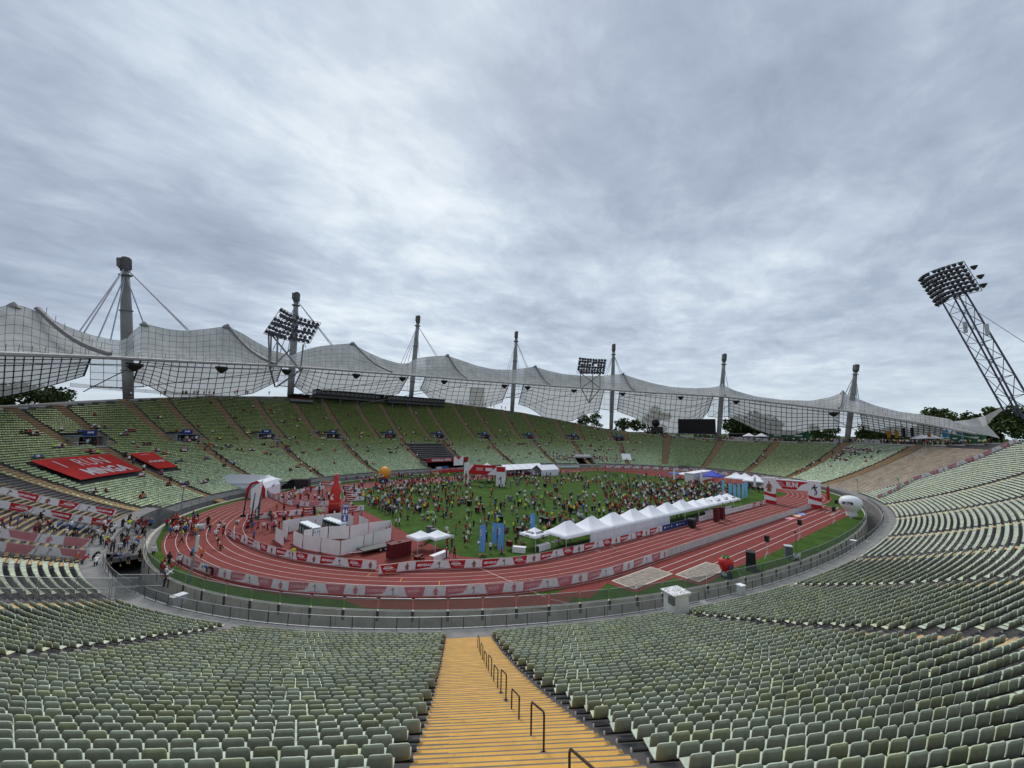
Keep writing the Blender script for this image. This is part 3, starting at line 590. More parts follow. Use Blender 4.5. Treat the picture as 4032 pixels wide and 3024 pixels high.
xs=[-85.]
while xs[-1]<2108: 
    x=xs[-1]; d=np.linalg.norm(EP(x)-CAMP); xs.append(x+max(5.,2.3*856/d*1.0))
xs[-1]=2110.
back=False; jr=.036
fr_=[]
for x in xs:
    e,rp=EP(x),RP(x); L=np.linalg.norm(rp-e); fr_.append([e*(1-u)+rp*u-np.array([0,0,.10*L*math.sin(math.pi*u)]) for u in np.linspace(0,1,9)])
surface(np.array(fr_).transpose(1,0,2).tolist())
# rear bays (seen from below), with openings at the masts
def bay(left,right,bot,tilt=0.):
    bx=pl(bot); L=pl([(y,x) for x,y in left]); R_=pl([(y,x) for x,y in right]); x0,x1=left[0][0],right[0][0]; d=np.linalg.norm(EP((x0+x1)/2)-CAMP); n=max(4,int((x1-x0)/(3.3*856/(d+35)))); out=[]
    for j in range(n+1):
        f=j/n; xt=x0+(x1-x0)*f; xb=left[-1][0]+(right[-1][0]-left[-1][0])*f; yb=bx(xb); yt=EDG(xt)-1; col=[RP(xt)]
        tr=TE(xt)+13; tb=float(rim(st(*RT(xb,yb,45.)[:2])[0]))+6; tb=max(tb,tr+6)
        for u in np.linspace(0,1,max(4,int((yb-yt)/(3.3*856/(d+35)))+1) if False else 8):
            y=yt+(yb-yt)*u; xx=(L(y)*(1-f)+R_(y)*f) if y<=max(left[-1][1],right[-1][1]) else xb; xx=xt+(xb-xt)*u*.6+(xx-xt)*.4 if False else xt+(xb-xt)*u
            # curve at the mouth edges
            bow=0
            col.append(RT(xx,y,tr+2+(tb-tr-2)*(u**1.15)))
        out.append(col)
    A=np.array(out).transpose(1,0,2); surface(A[1:].tolist())
    global back
    # upper hidden strip up to the ridge
    for j in range(n): c=A[0,j],A[0,j+1],A[1,j+1],A[1,j]; PANES.append((0,[*c],back))
    for side in (0,-1): NET.tube([q-RO for q in A[1:,side]],.22,5)
    NET.tube([q-RO for q in A[-1]],.16,5)
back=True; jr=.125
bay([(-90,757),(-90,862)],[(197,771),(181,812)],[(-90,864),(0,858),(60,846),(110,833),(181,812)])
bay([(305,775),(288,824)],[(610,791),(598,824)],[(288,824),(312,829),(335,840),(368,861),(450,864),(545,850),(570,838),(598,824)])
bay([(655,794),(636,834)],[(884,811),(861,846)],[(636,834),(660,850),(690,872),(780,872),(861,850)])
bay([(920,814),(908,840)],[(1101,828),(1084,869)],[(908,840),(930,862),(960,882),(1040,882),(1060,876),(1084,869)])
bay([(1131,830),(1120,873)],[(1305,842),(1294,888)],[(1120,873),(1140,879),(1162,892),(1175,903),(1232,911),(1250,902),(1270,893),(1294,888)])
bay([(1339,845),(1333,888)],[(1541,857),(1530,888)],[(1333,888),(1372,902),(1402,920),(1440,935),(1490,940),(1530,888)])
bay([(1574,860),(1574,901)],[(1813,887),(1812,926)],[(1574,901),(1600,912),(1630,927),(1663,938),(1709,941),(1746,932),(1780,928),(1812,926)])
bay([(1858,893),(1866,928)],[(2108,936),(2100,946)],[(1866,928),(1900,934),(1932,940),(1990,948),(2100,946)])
for lo,hi,yb in ((195,310,838),(600,662,836),(866,921,846),(1085,1132,860),(1294,1340,886),(1529,1577,902),(1806,1868,924)):  # clear films behind the masts
    out=[]
    for x in np.linspace(lo,hi,5): out.append([RT(x,y,float(rim(st(*RT(x,850,45.)[:2])[0]))+(9-4*u)) for u,y in zip(np.linspace(0,1,6),np.linspace(EDG(x)-14,yb-6*abs((x-(lo+hi)/2)/(hi-lo)),6))])
    b=MB(); b.grid(np.array(out)-RO); b.build('clear_film',M_film,roof); jr=.06; A=np.array(out).transpose(1,0,2)
    for i in range(6): NET.tube([q-RO for q in A[i]],.07,3,cap=False)
    for j in range(5): NET.tube([A[i,j]-RO for i in range(6)],.07,3,cap=False)
    NET.tube([q-RO for q in A[-1]],.22,4)
PANES.sort(key=lambda p:-p[0])
for w_,c,bk in PANES[:300]:
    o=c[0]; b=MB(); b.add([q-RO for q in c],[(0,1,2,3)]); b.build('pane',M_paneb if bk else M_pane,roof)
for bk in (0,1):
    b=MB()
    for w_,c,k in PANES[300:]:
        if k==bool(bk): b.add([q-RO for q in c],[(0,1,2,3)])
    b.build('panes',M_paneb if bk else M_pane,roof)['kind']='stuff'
NET.build('joints',M_net,roof)['kind']='stuff'
# main edge cable with its walkway strip, gutters, studs
ee=[EP(x)-RO for x in np.linspace(-85,2110,90)]
b=MB(); b.tube(ee,.42,6); b.build('edge_cable',mat('edge_band',(.30,.30,.295),.6,.1,.3),roof)
b=MB(); b.tube([q-np.array([0,0,1.5]) for q in ee],.13,5); b.build('lower_cable',M_cable,roof)
for x0,x1,f in ((78,238,.99),(490,592,.99),(762,852,.95),(967,1010,.95),(1157,1190,.95),(1347,1372,.95),(1561,1566,.95),(1821,1812,.95)):
    a_=RP(x0); c_=EP(x1); b=MB(); P=[a_*(1-u)+c_*u+np.array([0,0,.7-.10*np.linalg.norm(a_-c_)*math.sin(math.pi*u)]) for u in np.linspace(0,f,9)]; b.tube([p-RO for p in P],.55 if x0<600 else .45,5); b.build('ridge_gutter',M_gut,roof)
    for u in range(1,8): 
        if x0<600: b=MB(); q=P[u]-RO; b.tube([q,q+(0,0,2.)],.06,4); b.build('stud',M_gut,roof)
for i,x in enumerate(np.linspace(10,2000,70)):
    q=EP(x)-RO; b=MB(); b.tube([q,q+(0,0,1.6)],.06,4); b.build('stud',M_gut,roof)
for x in (292,480,620,770,870,960,1090,1140,1240,1345,1470,1590,1800):
    q=EP(x)-RO-np.array([0,0,1.6]); b=MB(); b.lathe([(.3,-1.3),(.9,-.8),(1.6,0),(1.6,.5)],8,q); b.build('cable_clamp',M_cable if False else M_net,roof)
for (x,y,t),(x2,y2,t2) in (((300,785,18),(180,846,45)),((590,803,18),(260,840,45)),((860,820,18),(640,852,45)),((1010,832,18),(780,872,45)),((1240,850,18),(1130,877,40)),((1150,842,18),(1060,870,42)),((1550,872,18),(1390,893,36)),((1350,858,18),(1420,850,34)),((1800,905,24),(1850,930,34)),((1580,872,20),(1540,898,34))):
    b=MB(); b.tube([RT(x,y,t)-RO,RT(x2,y2,t2)-RO],.13,5); b.build('stay_cable',M_cable,roof)
TL_=[[(2062,910),(2063,919),(2064,928)],[(2090,907),(2094,921),(2098,936)],[(2112,902),(2124,922),(2136,941)],[(2128,898),(2133,918),(2160,947)]]
A=[[RT(x,y,33+i*.8+j*1.2) for j,(x,y) in enumerate(c)] for i,c in enumerate(TL_)]; b=MB(); b.grid(np.array(A)-RO); b.build('roof_tail',M_pane,roof)
A=[[RT(x,y,36+i*1.5) for x,y in c] for i,c in enumerate([[(2128,898),(2133,918)],[(2146,889),(2137,914)],[(2160,882),(2145,903)],[(2175,876),(2173,880)]])]; b=MB(); b.grid(np.array(A)-RO); b.build('roof_tail',M_paneb,roof); NET.tube([A[i][1]-RO for i in range(4)],.3,4); NET.tube([A[i][0]-RO for i in range(4)],.25,4)
# humps where the masts pull up the roof behind
for x,y in ((312,697),(30,656),(487,703),(760,740),(965,766),(1155,790),(1345,806),(1561,830),(1820,846)):
    q=RT(x,y+1,TE(x)+13)-RO; b=MB(); b.lathe([(1.1,-.7),(.7,-.1),(.25,.35),(.05,.5)],8,q); b.build('peak_cap',M_gut,roof)
# ---------------- masts ----------------
for i,(bx,by,tx,ty,w,cabs) in enumerate(((277,866,270,556,23,((172,716),(182,718),(210,735),(238,738),(310,698),(403,712),(407,712))),(627,858,641,632,16,((590,755),(604,765),(620,770),(660,750),(717,748),(720,747))),(888,852,904,682,12,((866,786),(873,786),(880,787),(905,770),(942,770),(946,771))),(1106,890,1116,716,11,((1095,800),(1100,800),(1120,798),(1138,795),(1141,795))),(1320,923,1326,743,10,((1306,812),(1311,812),(1340,808),(1344,808))),(1552,947,1565,764,11,((1556,833),(1573,838))),(1829,950,1850,787,12,((1826,850),(1832,853),(1851,861),(1855,862))))):
    s_,t_0,_=st(*RT(bx,by,46.)[:2]); T_=float(rim(s_))+2.5; base_=RT(bx,by,T_); s_=st(*base_[:2])[0]; base_=base_.copy(); base_[2]=zt(float(rim(s_)),base(s_)[0][1])
    top=RT(tx,ty,T_+1.); d=DEP(base_); R_=w/2*d/856*.9; ax=top-base_; H=np.linalg.norm(ax)
    r=thing('roof_mast','tall grey tapered mast holding up the tent roof, %s from the left'%ORD[i],'mast',base_,0,'tall masts behind the far stand')
    f=lambda u: base_*0+ax*u
    MB().tube([f(u) for u in (0,.15,.4,.6,.8,.9)],[R_*k for k in (.86,.93,1.,.95,.75,.62)],14).build('shaft',M_mast,r,True)
    u=ax/H; side=np.cross(u,FW); side/=np.linalg.norm(side); fw=np.cross(side,u); M=np.array([side,fw,u]).T
    b=MB(); b.box(f(.955),(R_*1.45,R_*1.5,H*.075),M=M); b.box(f(.925),(R_*1.15,R_*1.2,H*.05),M=M); b.box(f(.992)-side*R_*.2,(R_*.8,R_*1.1,H*.018),M=M); b.build('mast_head',mat('mast_head_steel',(.09,.09,.085),.7,.3,.5),r)
    b=MB(); b.box(f(.96)+side*R_*.55-fw*R_*.3,(R_*.7,R_*1.3,H*.06),M=M); b.build('saddle',mat('saddle_steel',(.13,.13,.12),.7,.2,.5),r)
    for u_ in (.62,.2,.87): b=MB(); b.tube([f(u_),f(u_+.008)],R_*1.12,12); b.build('collar',M_gut,r)
    for x,y in cabs:
        q=RT(x,y,TE(x)+14); b=MB(); b.tube([f(.93 if abs(x-tx)>60 else .88),q-base_],.16 if i<2 else .13,5); b.build('hanger_cable',mat('hanger_cable',(.24,.24,.30),.5),r)
# ---------------- floodlights ----------------
M_lamp=mat('lamp_dark',(.045,.045,.047),.5); M_lens=mat('lamp_glass',(.45,.47,.5),.2,spec=.6); M_tow=mat('tower_steel',(.04,.042,.07),.55,.15,1.)
def flood(name,label,TL,TR,BL,BR,nr,ncol,legs,T_,bow=0.,big=False,skip=()):
    tl,tr,bl,br=[RT(*q,T_) for q in (TL,TR,BL,BR)]; c=(tl+tr+bl+br)/4; r=thing(name,label,'floodlight',c)
    nrm=np.cross(tr-tl,bl-tl); nrm/=np.linalg.norm(nrm)
    if np.dot(nrm,FW)<0: nrm=-nrm
    def P(u,v): q=(tl*(1-u)+tr*u)*(1-v)+(bl*(1-u)+br*u)*v; return q-c+nrm*bow*(4*(u-.5)**2)-np.array([0,0,1])*bow*.4*(1-4*(u-.5)**2)*0
    b=MB()
    for i in range(nr+1): b.tube([P(u,i/nr) for u in np.linspace(0,1,7)],.09 if not big else .11,4)
    for j in range(6): b.tube([P(j/5,v) for v in np.linspace(0,1,4)],.09,4)
    b.build('frame',M_tow if big else M_net,r)
    w=np.linalg.norm(tr-tl)/ncol*.50; me=MB()
    ax=-nrm; a2=np.cross(ax,(0,0,1.)); a2/=np.linalg.norm(a2); a3=np.cross(ax,a2); MM=np.array([a2,a3,ax])
    lm=MB(); lm.lathe([(w*.45,-w*1.2),(w*.8,-w*.6),(w,0)],9); V=np.array(lm.v)@MM; lm.v=[tuple(q) for q in V]; me=lm.mesh('lamp',M_lamp)
    ln=MB(); ln.lathe([(w*.9,.02),(w*.9,.05)],9); ln.v=[tuple(q) for q in np.array(ln.v)@MM]; ml=ln.mesh('lens',M_lens)
    for i in range(nr):
        for j in range(ncol):
            if random.random()<.05: continue
            q=P((j+.5)/ncol,(i+.5+random.uniform(-.1,.1))/nr); o=link('lamp',me,r,location=tuple(q))
    for i in range(1,nr,1 if big else 2):
        b=MB(); 
        for (u0,u1) in ((.06,.5),(.55,.96)) if not big else ((.02,.62-.3*(i%3)/3),(.68-.2*(i%2),.92)):
            b.grid([[P(u,(i+.06)/nr) for u in np.linspace(u0,u1,5)],[P(u,(i+.62)/nr) for u in np.linspace(u0,u1,5)]])
        b.build('louvre_board',M_lamp,r)
    for L_ in legs:
        b=MB(); b.tube([RT(x,y,t)-c for x,y,t in L_],.28 if not big else .32,5); b.build('strut',M_gut if not big else M_tow,r)
    return r,c
flood('floodlight','wide rack of stadium floodlights standing on the left part of the roof edge',(600,667),(686,699),(562,722),(661,744),6,11,[[(580,721,18),(582,792,17)],[(586,722,18),(584,792,17)],[(588,724,18),(648,799,17)],[(655,744,18),(649,800,17)],[(582,792,17),(594,835,24)],[(649,800,17),(597,836,24)],[(600,727,18),(598,790,17)],[(640,742,18),(585,795,17)]],18.,-2.)
flood('floodlight','small rack of floodlights on stilts on the middle of the roof edge',(1250,773),(1309,777),(1245,807),(1304,809),6,10,[[(1254,807,18),(1254,836,17)],[(1280,808,18),(1280,839,17)],[(1296,809,18),(1296,840,17)],[(1256,807,18),(1296,838,17)],[(1296,809,18),(1258,836,17)],[(1254,836,17),(1272,870,22)],[(1280,839,17),(1272,870,22)],[(1296,840,17),(1272,870,22)]],18.,-1.)
# leaning lattice tower at the right
TT_=37.
r,c=flood('floodlight','leaning lattice floodlight tower at the right edge',(1969,603),(2063,565),(2010,664),(2102,628),8,12,[],TT_,-2.5,True)
def Q(x,y,t=TT_): return RT(x,y,t)-c
ch=[(Q(2034,650,36.5),Q(2170,890,36.5)),(Q(2060,640,39),Q(2200,900,39)),(Q(2070,636,36),Q(2212,905,36)),(Q(2086,632,38.5),Q(2243,895,38.5))]
for a_,b_ in ch: MB().tube([a_,b_],.23,6).build('chord',M_tow,r)
for k in range(7):
    u,u2=k/7,(k+1)/7
    for i,j in ((0,1),(1,3),(3,2),(2,0)):
        A_=[ch[i][0]*(1-x)+ch[i][1]*x for x in (u,u2)]; B_=[ch[j][0]*(1-x)+ch[j][1]*x for x in (u,u2)]
        MB().tube([A_[0],B_[1]],.10,4).build('brace',M_tow,r); MB().tube([A_[0],B_[0]],.10,4).build('brace',M_tow,r)
for x,y in ((2104,578),(2118,598),(2124,617)):
    q=Q(x,y,36); b=MB(); b.lathe([(.2,-.7),(.55,-.2),(.9,.5)],8,q); b.tube([q,Q(x-14,y+7,36)],.08,4); b.build('side_lamp',M_lamp,r)
MB().tube([Q(2110,673),Q(2260,770)],.08,4).build('guy_cable',M_cable,r)
for x,y in ((2085,707),(2132,712)): b=MB(); b.box(Q(x,y,36.3),(1.1,.9,3.4)); b.build('antenna',mat('antenna_grey',(.45,.45,.46),.6),r)
# ---------------- press box, scoreboard ----------------
def slab(p0,p1,z0,z1,dep,nrm_out):
    pass
def longbox(r,o,a_,b_,z0,z1,d0,d1,name,m):
    "box between two plan points, from z0 to z1, depth d0..d1 outwards"
    a2=np.array(a_[:2],float);b2=np.array(b_[:2],float); d=(b2-a2)/np.linalg.norm(b2-a2); n=np.array([d[1],-d[0]])
    if np.dot(n,(a2+b2)/2)<0: n=-n
    P=[a2+n*d0,b2+n*d0,b2+n*d1,a2+n*d1]; b=MB(); b.poly([(q[0]-o[0],q[1]-o[1]) for q in P],z0-o[2],z1-o[2]); return b.build(name,m,r)
M_box=mat('press_box_dark',(.035,.034,.032),.7,.2,.6); M_win=mat('press_box_glass',(.02,.02,.022),.15,spec=.6)
for lab,xa,ya,xb,yb,h in (('left and longer dark press box standing above the far stand',683,857,829,865,12),('right and shorter dark press box standing above the far stand',838,866,960,876,12)):
    s_a=RT(xa,ya,48.); s_b=RT(xb,yb,51.); z=(s_a[2]+s_b[2])/2+.3; r=thing('press_box',lab,'building',(*s_a[:2],z)); o=np.array(r.location)
    longbox(r,o,s_a,s_b,z-.9,z-.2,-1.2,4.5,'floor_slab',mat('slab_grey',(.11,.115,.12),.8)); longbox(r,o,s_a,s_b,z-.2,z+.9,0,4,'parapet',M_box); longbox(r,o,s_a,s_b,z+.9,z+2.2,.3,4,'glazing',M_win); longbox(r,o,s_a,s_b,z+2.2,z+2.9,-.5,4.3,'roof_slab',M_box)
    L=np.linalg.norm((s_b-s_a)[:2]); n=int(L/2.2)
    for i in range(n+1): q=s_a+(s_b-s_a)*i/n; longbox(r,o,q-(s_b-s_a)/L*.08,q+(s_b-s_a)/L*.08,z+.9,z+2.2,.05,.28,'mullion',mat('mullion_grey',(.12,.115,.105),.7))
    for i in range(4): q=s_a+(s_b-s_a)*(i+.3)/4; b=MB(); b.box(q-o+np.array([0,0,-2.8]),(.5,.5,4.6)); b.build('support_post',M_steelblue,r)
s_a=RT(628,868,47.5); s_b=RT(676,867,47.5); r=thing('press_booth','small booth with red interior left of the press boxes','building',s_a); o=np.array(r.location); z=s_a[2]+.4
longbox(r,o,s_a,s_b,z-.6,z,-.6,4,'floor_slab',M_box); longbox(r,o,s_a,s_b,z+2.6,z+3.1,-.8,4,'roof_slab',M_box); longbox(r,o,s_a,s_b,z,z+2.6,3.2,3.6,'back_wall',M_box); longbox(r,o,s_a*.7+s_b*.3,s_a*.15+s_b*.85,z+.3,z+2.,2.6,3.1,'red_panel',mat('booth_red',(.18,.02,.025),.7)); longbox(r,o,s_a,s_b,z,z+.9,0,.15,'parapet',mat('parapet_grey',(.25,.25,.25),.8))
a_,b_=RT(1465,936,34.6),RT(1545,938,31.6); r=thing('scoreboard','large black video screen at the far right end of the stand','scoreboard',(*a_[:2],zt(31,0)-.3)); o=np.array(r.location); zt_=RT(1465,905,34)[2]; z0=a_[2]
longbox(r,o,a_,b_,z0,zt_,0,1.4,'screen_case',M_black); longbox(r,o,a_*.98+b_*.02,b_*.98+a_*.02,z0+.3,zt_-.3,-.06,-.005,'screen',mat('screen_black',(.004,.004,.005),.35)); longbox(r,o,a_,b_,z0-.35,z0-.02,-.3,1.6,'catwalk',M_gut)
for u in (.03,.97): q=a_*(1-u)+b_*u; b=MB(); b.box(q-o+np.array([0,0,-2.2]),(.5,.5,4.2)); b.build('support_post',M_gut,r)
q=RT(1419,932,36.); r=thing('loudspeaker_rig','dark round loudspeaker on a frame beside the black screen','loudspeaker',(*q[:2],q[2]-3)); o=np.array(r.location); h=q-o
b=MB(); b.box(h+(0,0,1.2),(6.5,1.6,3.0),facing(25)+math.pi/2); b.build('box_frame',M_box,r); b=MB(); b.lathe([(.5,-1.6),(2.2,0),(2.2,.4)],14); b.v=[tuple(np.array((x,-zz_*.9,y))@rotz(facing(25)+math.pi/2).T+h+np.array([-1.2,0,4.8])) for x,y,zz_ in b.v]; b.build('horn',M_black,r); b=MB(); b.tube([h+(0,0,0),h+(0,0,-5)],.3,6); b.build('post',M_gut,r)
# ---------------- barriers with printed banners ----------------
M_pr=mat('print_red',(.47,.018,.024),.7,.08,1.5); M_pw=mat('print_white',(.76,.75,.76),.7,.05,1.5); M_pdark=mat('print_dark',(.05,.03,.05),.7); M_skinp=mat('print_skin',(.30,.10,.08),.7); M_bkr=mat('banner_back_pink',(.52,.185,.21),.8,.1,2); M_bkw=mat('banner_back_grey',(.72,.71,.72),.8,.08,2); M_bkt=mat('banner_back_lettering',(.72,.42,.43),.8); M_grey=mat('banner_back_plain',(.56,.555,.545),.8,.12,1.2)
RUN1=[(0,.0),(.05,.28),(.02,.45),(-.05,.55),(-.11,.42),(-.17,.44),(-.09,.62),(.02,.66),(-.01,.76),(.06,.8),(.10,.73),(.08,.66),(.14,.6),(.2,.68),(.24,.65),(.16,.53),(.10,.55),(.12,.42),(.2,.3),(.14,.05),(.08,.06),(.13,.28),(.07,.36),(.06,.02)]
FIG2=[(-.2,.0),(-.14,.35),(-.28,.2),(-.32,.24),(-.15,.58),(-.04,.62),(-.07,.75),(0,.82),(.07,.75),(.04,.62),(.15,.58),(.28,.3),(.24,.25),(.12,.42),(.18,0)]
def proto_barrier(kind,back=False,L=4.25):
    r=thing('barrier','p','barrier',(0,0,-50)); H=1.0; z0=.07
    R_,W_,D_,K_=(M_bkr,M_bkw,mat('back_print_dark',(.28,.20,.23),.8),M_bkr) if back else (M_pr,M_pw,M_pdark,M_skinp)
    b=MB()
    if kind in 'GM':
        if kind=='G': a0,a1,c0,c1=.25,2.35,.55,1.95
        else: a0,a1,c0,c1=.25,2.35,.62,1.98
        a0,c0=(0.28,.12) if kind=='G' else (.12,.38)
        # white ground on both sides, red field and figures a few mm proud
        b.bbox((0,-.012,z0),(L,.012,H),1)
        for y0,y1 in ((-.018,-.0125),(.0125,.018)):
            b.plate([(a0,H),(c0+.1,z0),(c1+.15,z0+ (.2 if kind=='G' else 0)),(a1+(.25 if kind=='G' else 0),H)],y0,y1,0)
            F=RUN1 if kind=='G' else FIG2; fx=3.15 if kind=='G' else 3.45; s=1.0 if kind=='G' else 1.05
            b.plate([(fx+x*s,z0+.08+z*s*.98) for x,z in F],y0,y1,2 if kind=='G' else 3)
            if kind=='G': b.plate([(2.5,z0+.06),(2.6,z0+.03),(3.9,z0+.1),(3.85,z0+.13)],y0,y1,2)
    elif kind=='W': b.bbox((0,-.012,z0),(L,.012,H),1)
    elif kind=='B': b.bbox((0,-.012,z0),(L,.012,H),0)
    elif kind=='P': b.bbox((0,-.012,z0),(L-.04,.012,H),0)
    mats={'B':[mat('print_blue',(.018,.045,.20),.6,.06,1)],'P':[M_grey]}.get(kind,[R_,W_,D_,K_])
    b.build('banner',mats,r)
    T_=M_bkt if back else M_wtext
    for sy in (-1,1):
        rot=(math.pi/2,0,0) if sy<0 else (math.pi/2,0,math.pi); y=-.021 if sy<0 else .021
        mir=(-1,1,1) if (back and sy>0) or (back and sy<0) else (1,1,1)
        if back and sy>0: continue
        if kind=='G': text('GENERALI','lettering',T_,.40,r,(1.42,y,.56),rot,mir,bold=.012); b=MB(); b.plate([(.42,.48),(.62,.72),(.70,.60),(.74,.72),(.80,.48)],y-.002,y+.002) if not back else b.plate([(2.1,.48),(2.3,.72),(2.38,.60),(2.42,.72),(2.48,.48)],y-.002,y+.002); b.build('emblem',T_,r)
        if kind=='M':
            text('GENERALI','lettering',T_,.20,r,(1.05 if not back else 1.3,y,.80),rot,mir); text('MÜNCHEN','lettering',T_,.24,r,(1.12,y,.58),rot,mir,bold=.018); text('MARATHON','lettering',T_,.22,r,(1.45 if not back else .9,y,.36),rot,mir)
        if kind=='W':
            for x,q in ((.7,'SWIM'),(2.1,'MÜNCHEN'),(3.5,'SWIM')): text(q,'lettering',mat('print_grey',(.12,.12,.13),.7),.22,r,(x,y,.55),rot,(1,1,1))
        if kind=='B':
            text('MÜNCHEN','lettering',M_wtext,.2,r,(2.0,y,.55),rot); b=MB(); b.plate([(.7,.42),(1.15,.42),(1.2,.55),(1.15,.68),(.7,.66)],y-.002,y+.002); b.plate([(3.1,.42),(3.35,.42),(3.35,.6),(3.25,.72),(3.1,.6)],y-.002,y+.002); b.build('emblem',M_wtext,r)
    if back and kind!='P':
        b=MB(); 
        for i in range(int(L/.125)): x=.06+i*.125; b.tube([(x,.03,.03),(x,.03,1.02)],.009,4,cap=False)
        b.build('bars',M_alu,r)['kind']='stuff'
    sy=.03; b=MB(); b.tube([(.02,sy,.03),(.02,sy,1.06),(L-.03,sy,1.06),(L-.03,sy,.03)],.018,5); b.tube([(.02,sy,.05),(L-.03,sy,.05)],.018,4); b.build('frame',M_alu,r)
    for x in (.5,L-.5): MB().box((x,.0,.015),(.06,.55,.025)).build('foot',M_alu,r)
    return r
PRO={}
def barrier(k,back,p,q,label,group):
    L=4.25 if k!='P' else 2.1
    if (k,back) not in PRO: PRO[k,back]=proto_barrier(k,back,L)
    d=np.array(q)-np.array(p); r=dup(PRO[k,back],(p[0],p[1],p[2] if len(p)>2 else .015),math.atan2(d[1],d[0]),label,group); r.scale=(np.linalg.norm(d[:2])/L,1,1); 
    if len(p)>2: r.rotation_euler=(0,-math.atan2(q[2]-p[2],np.linalg.norm(d[:2])),math.atan2(d[1],d[0])); r.scale=(np.linalg.norm(d)/L,1,1)
    return r
def along(P,step):
    P=np.array(P,float); c=np.r_[0,np.cumsum(np.linalg.norm(np.diff(P,axis=0),axis=1))]; n=max(1,int(round(c[-1]/step))); u=np.linspace(0,c[-1],n+1); return np.array([[np.interp(x,c,P[:,k]) for k in range(P.shape[1])] for x in u])
COLR={'G':'red white GENERALI barrier','M':'red white marathon barrier','P':'plain grey backed barrier','W':'white barrier with grey lettering','B':'dark blue barrier with white emblems'}
def line(P,seq,back,where,group,step=4.25):
    Q=along(P,step)
    for i in range(len(Q)-1): k=seq[i%len(seq)]; barrier(k,back,Q[i],Q[i+1],'%s%s, %s along %s'%('back of ' if back else '',COLR[k],ORD[i],where),group)
gI='barriers along the inner edge of the track'; gO='barriers along the outer edge of the track'
line([(-82.6,0),(-81.9,-4.5),(-80.8,-7.5),(-79.1,-13.8),(-75.6,-21.1),(-71.9,-25.9),(-69.2,-29.0)],'GM',False,'the inner bend',gI)
line([(-69.5,-30.7),(-67.,-31.0),(-63.6,-32.6),(-60.9,-34.3),(-58.3,-35.8),(-54.7,-37.4),(-50.9,-38.3),(-36,-39.2),(-21.2,-39.25)],'MG',False,'the inner straight',gI)
line([(-21.2,-39.25),(-8.6,-39.3)],'B',False,'the inner straight by the door',gI); line([(-7.6,-39.3),(19.,-39.3)],'W',False,'the inner straight past the bin',gI); line([(19.,-39.3),(27.4,-39.3)],'GM',False,'the inner edge before the arch',gI)
line([(-33.8,-47.55),(-47.2,-47.4),(-53.4,-46.4),(-58.1,-44.9),(-65.1,-41.5),(-69.7,-38.5),(-73.5,-35.2),(-78.9,-30.2),(-81.5,-26.3),(-84.8,-21.0),(-87.9,-13.4),(-88.6,-11.)][::-1],'MG',True,'the outer bend',gO)
line([(-33.8,-47.6),(31.3,-47.9)],'P',True,'the outer straight',gO,2.1)
g=lambda *a: [tuple(G(x,y)[:2]) for x,y in a]
line(g((531,1124),(570,1121),(620,1116),(703,1106)),'GM',False,'the infield row left of the cone','barriers on the red infield'); line(g((575,1070),(592,1077),(612,1088),(636,1094),(660,1095),(712,1093)),'MG',True,'the curved infield row','barriers on the red infield')
for i,(a,b_) in enumerate((((742,1083),(788,1082)),((742,1074),(783,1072)),((740,1067),(778,1064)),((738,1059),(770,1056)),((655,1062),(700,1058)),((690,1050),(735,1046)),((620,1072),(655,1064)),((752,1106),(786,1103)))): line(g(a,b_),'GM',False,'infield lane %s by the cone'%ORD[i],'barriers on the red infield')
line(g((408,1146),(444,1144)),'GM',False,'the runners\' entry','barriers at the runners\' entry')
line([tuple(B(s,-4.3)[:2]) for s in (57,48,38,28,18,8,-2,-14,-24,-34)],'GM',False,'the far end of the pitch','barriers at the far end of the pitch'); 
line([tuple(B(s,-6.5)[:2]) for s in (60,50,40,30,20)],'MG',False,'the far front row','barriers at the far end of the pitch')
line([tuple(B(s,-6.0)[:2]) for s in (118,110,100,90,80,72)],'W',False,'the far side by the marquee','white barriers on the far side')
# banners up the stands on both sides of the ramp and at the far right
def slope_line(S,T_,seq,back,where,h,group):
    Q=along([tuple(B(s,t,h)) for s,t in zip(S,T_)],4.25 if not back else 4.25)
    for i in range(len(Q)-1):
        k=seq[i%len(seq)]; r=barrier(k,back,Q[i],Q[i+1],'%s tilted on steps, %s along %s'%('faded banner fence' if back else 'bright banner fence',ORD[i],where),group)
slope_line((254.6,254.8,255,255.2),(-.5,3,6,12),'GM',False,'the upper side of the ramp',1.35,'banner fences beside the runners\' ramp'); slope_line((256.3,256.4,256.6,257),(-.5,3,6,12),'MG',False,'the ramp front row',.1,'banner fences beside the runners\' ramp')
slope_line((272.5,272.6,272.6,272.8),(-.5,3,6,12),'MG',True,'the lower side of the ramp',1.1,'banner fences beside the runners\' ramp'); slope_line((274.,274.,274.2,274.4),(-.5,3,6,12),'GM',True,'the near ramp row',.1,'banner fences beside the runners\' ramp')
slope_line((457.5,461,464,467,468.8,468.9,469,469.2),(0.4,4,7,10,13,20,28,36),'GM',True,'the far right steps',.15,'banner fence up the far right steps')
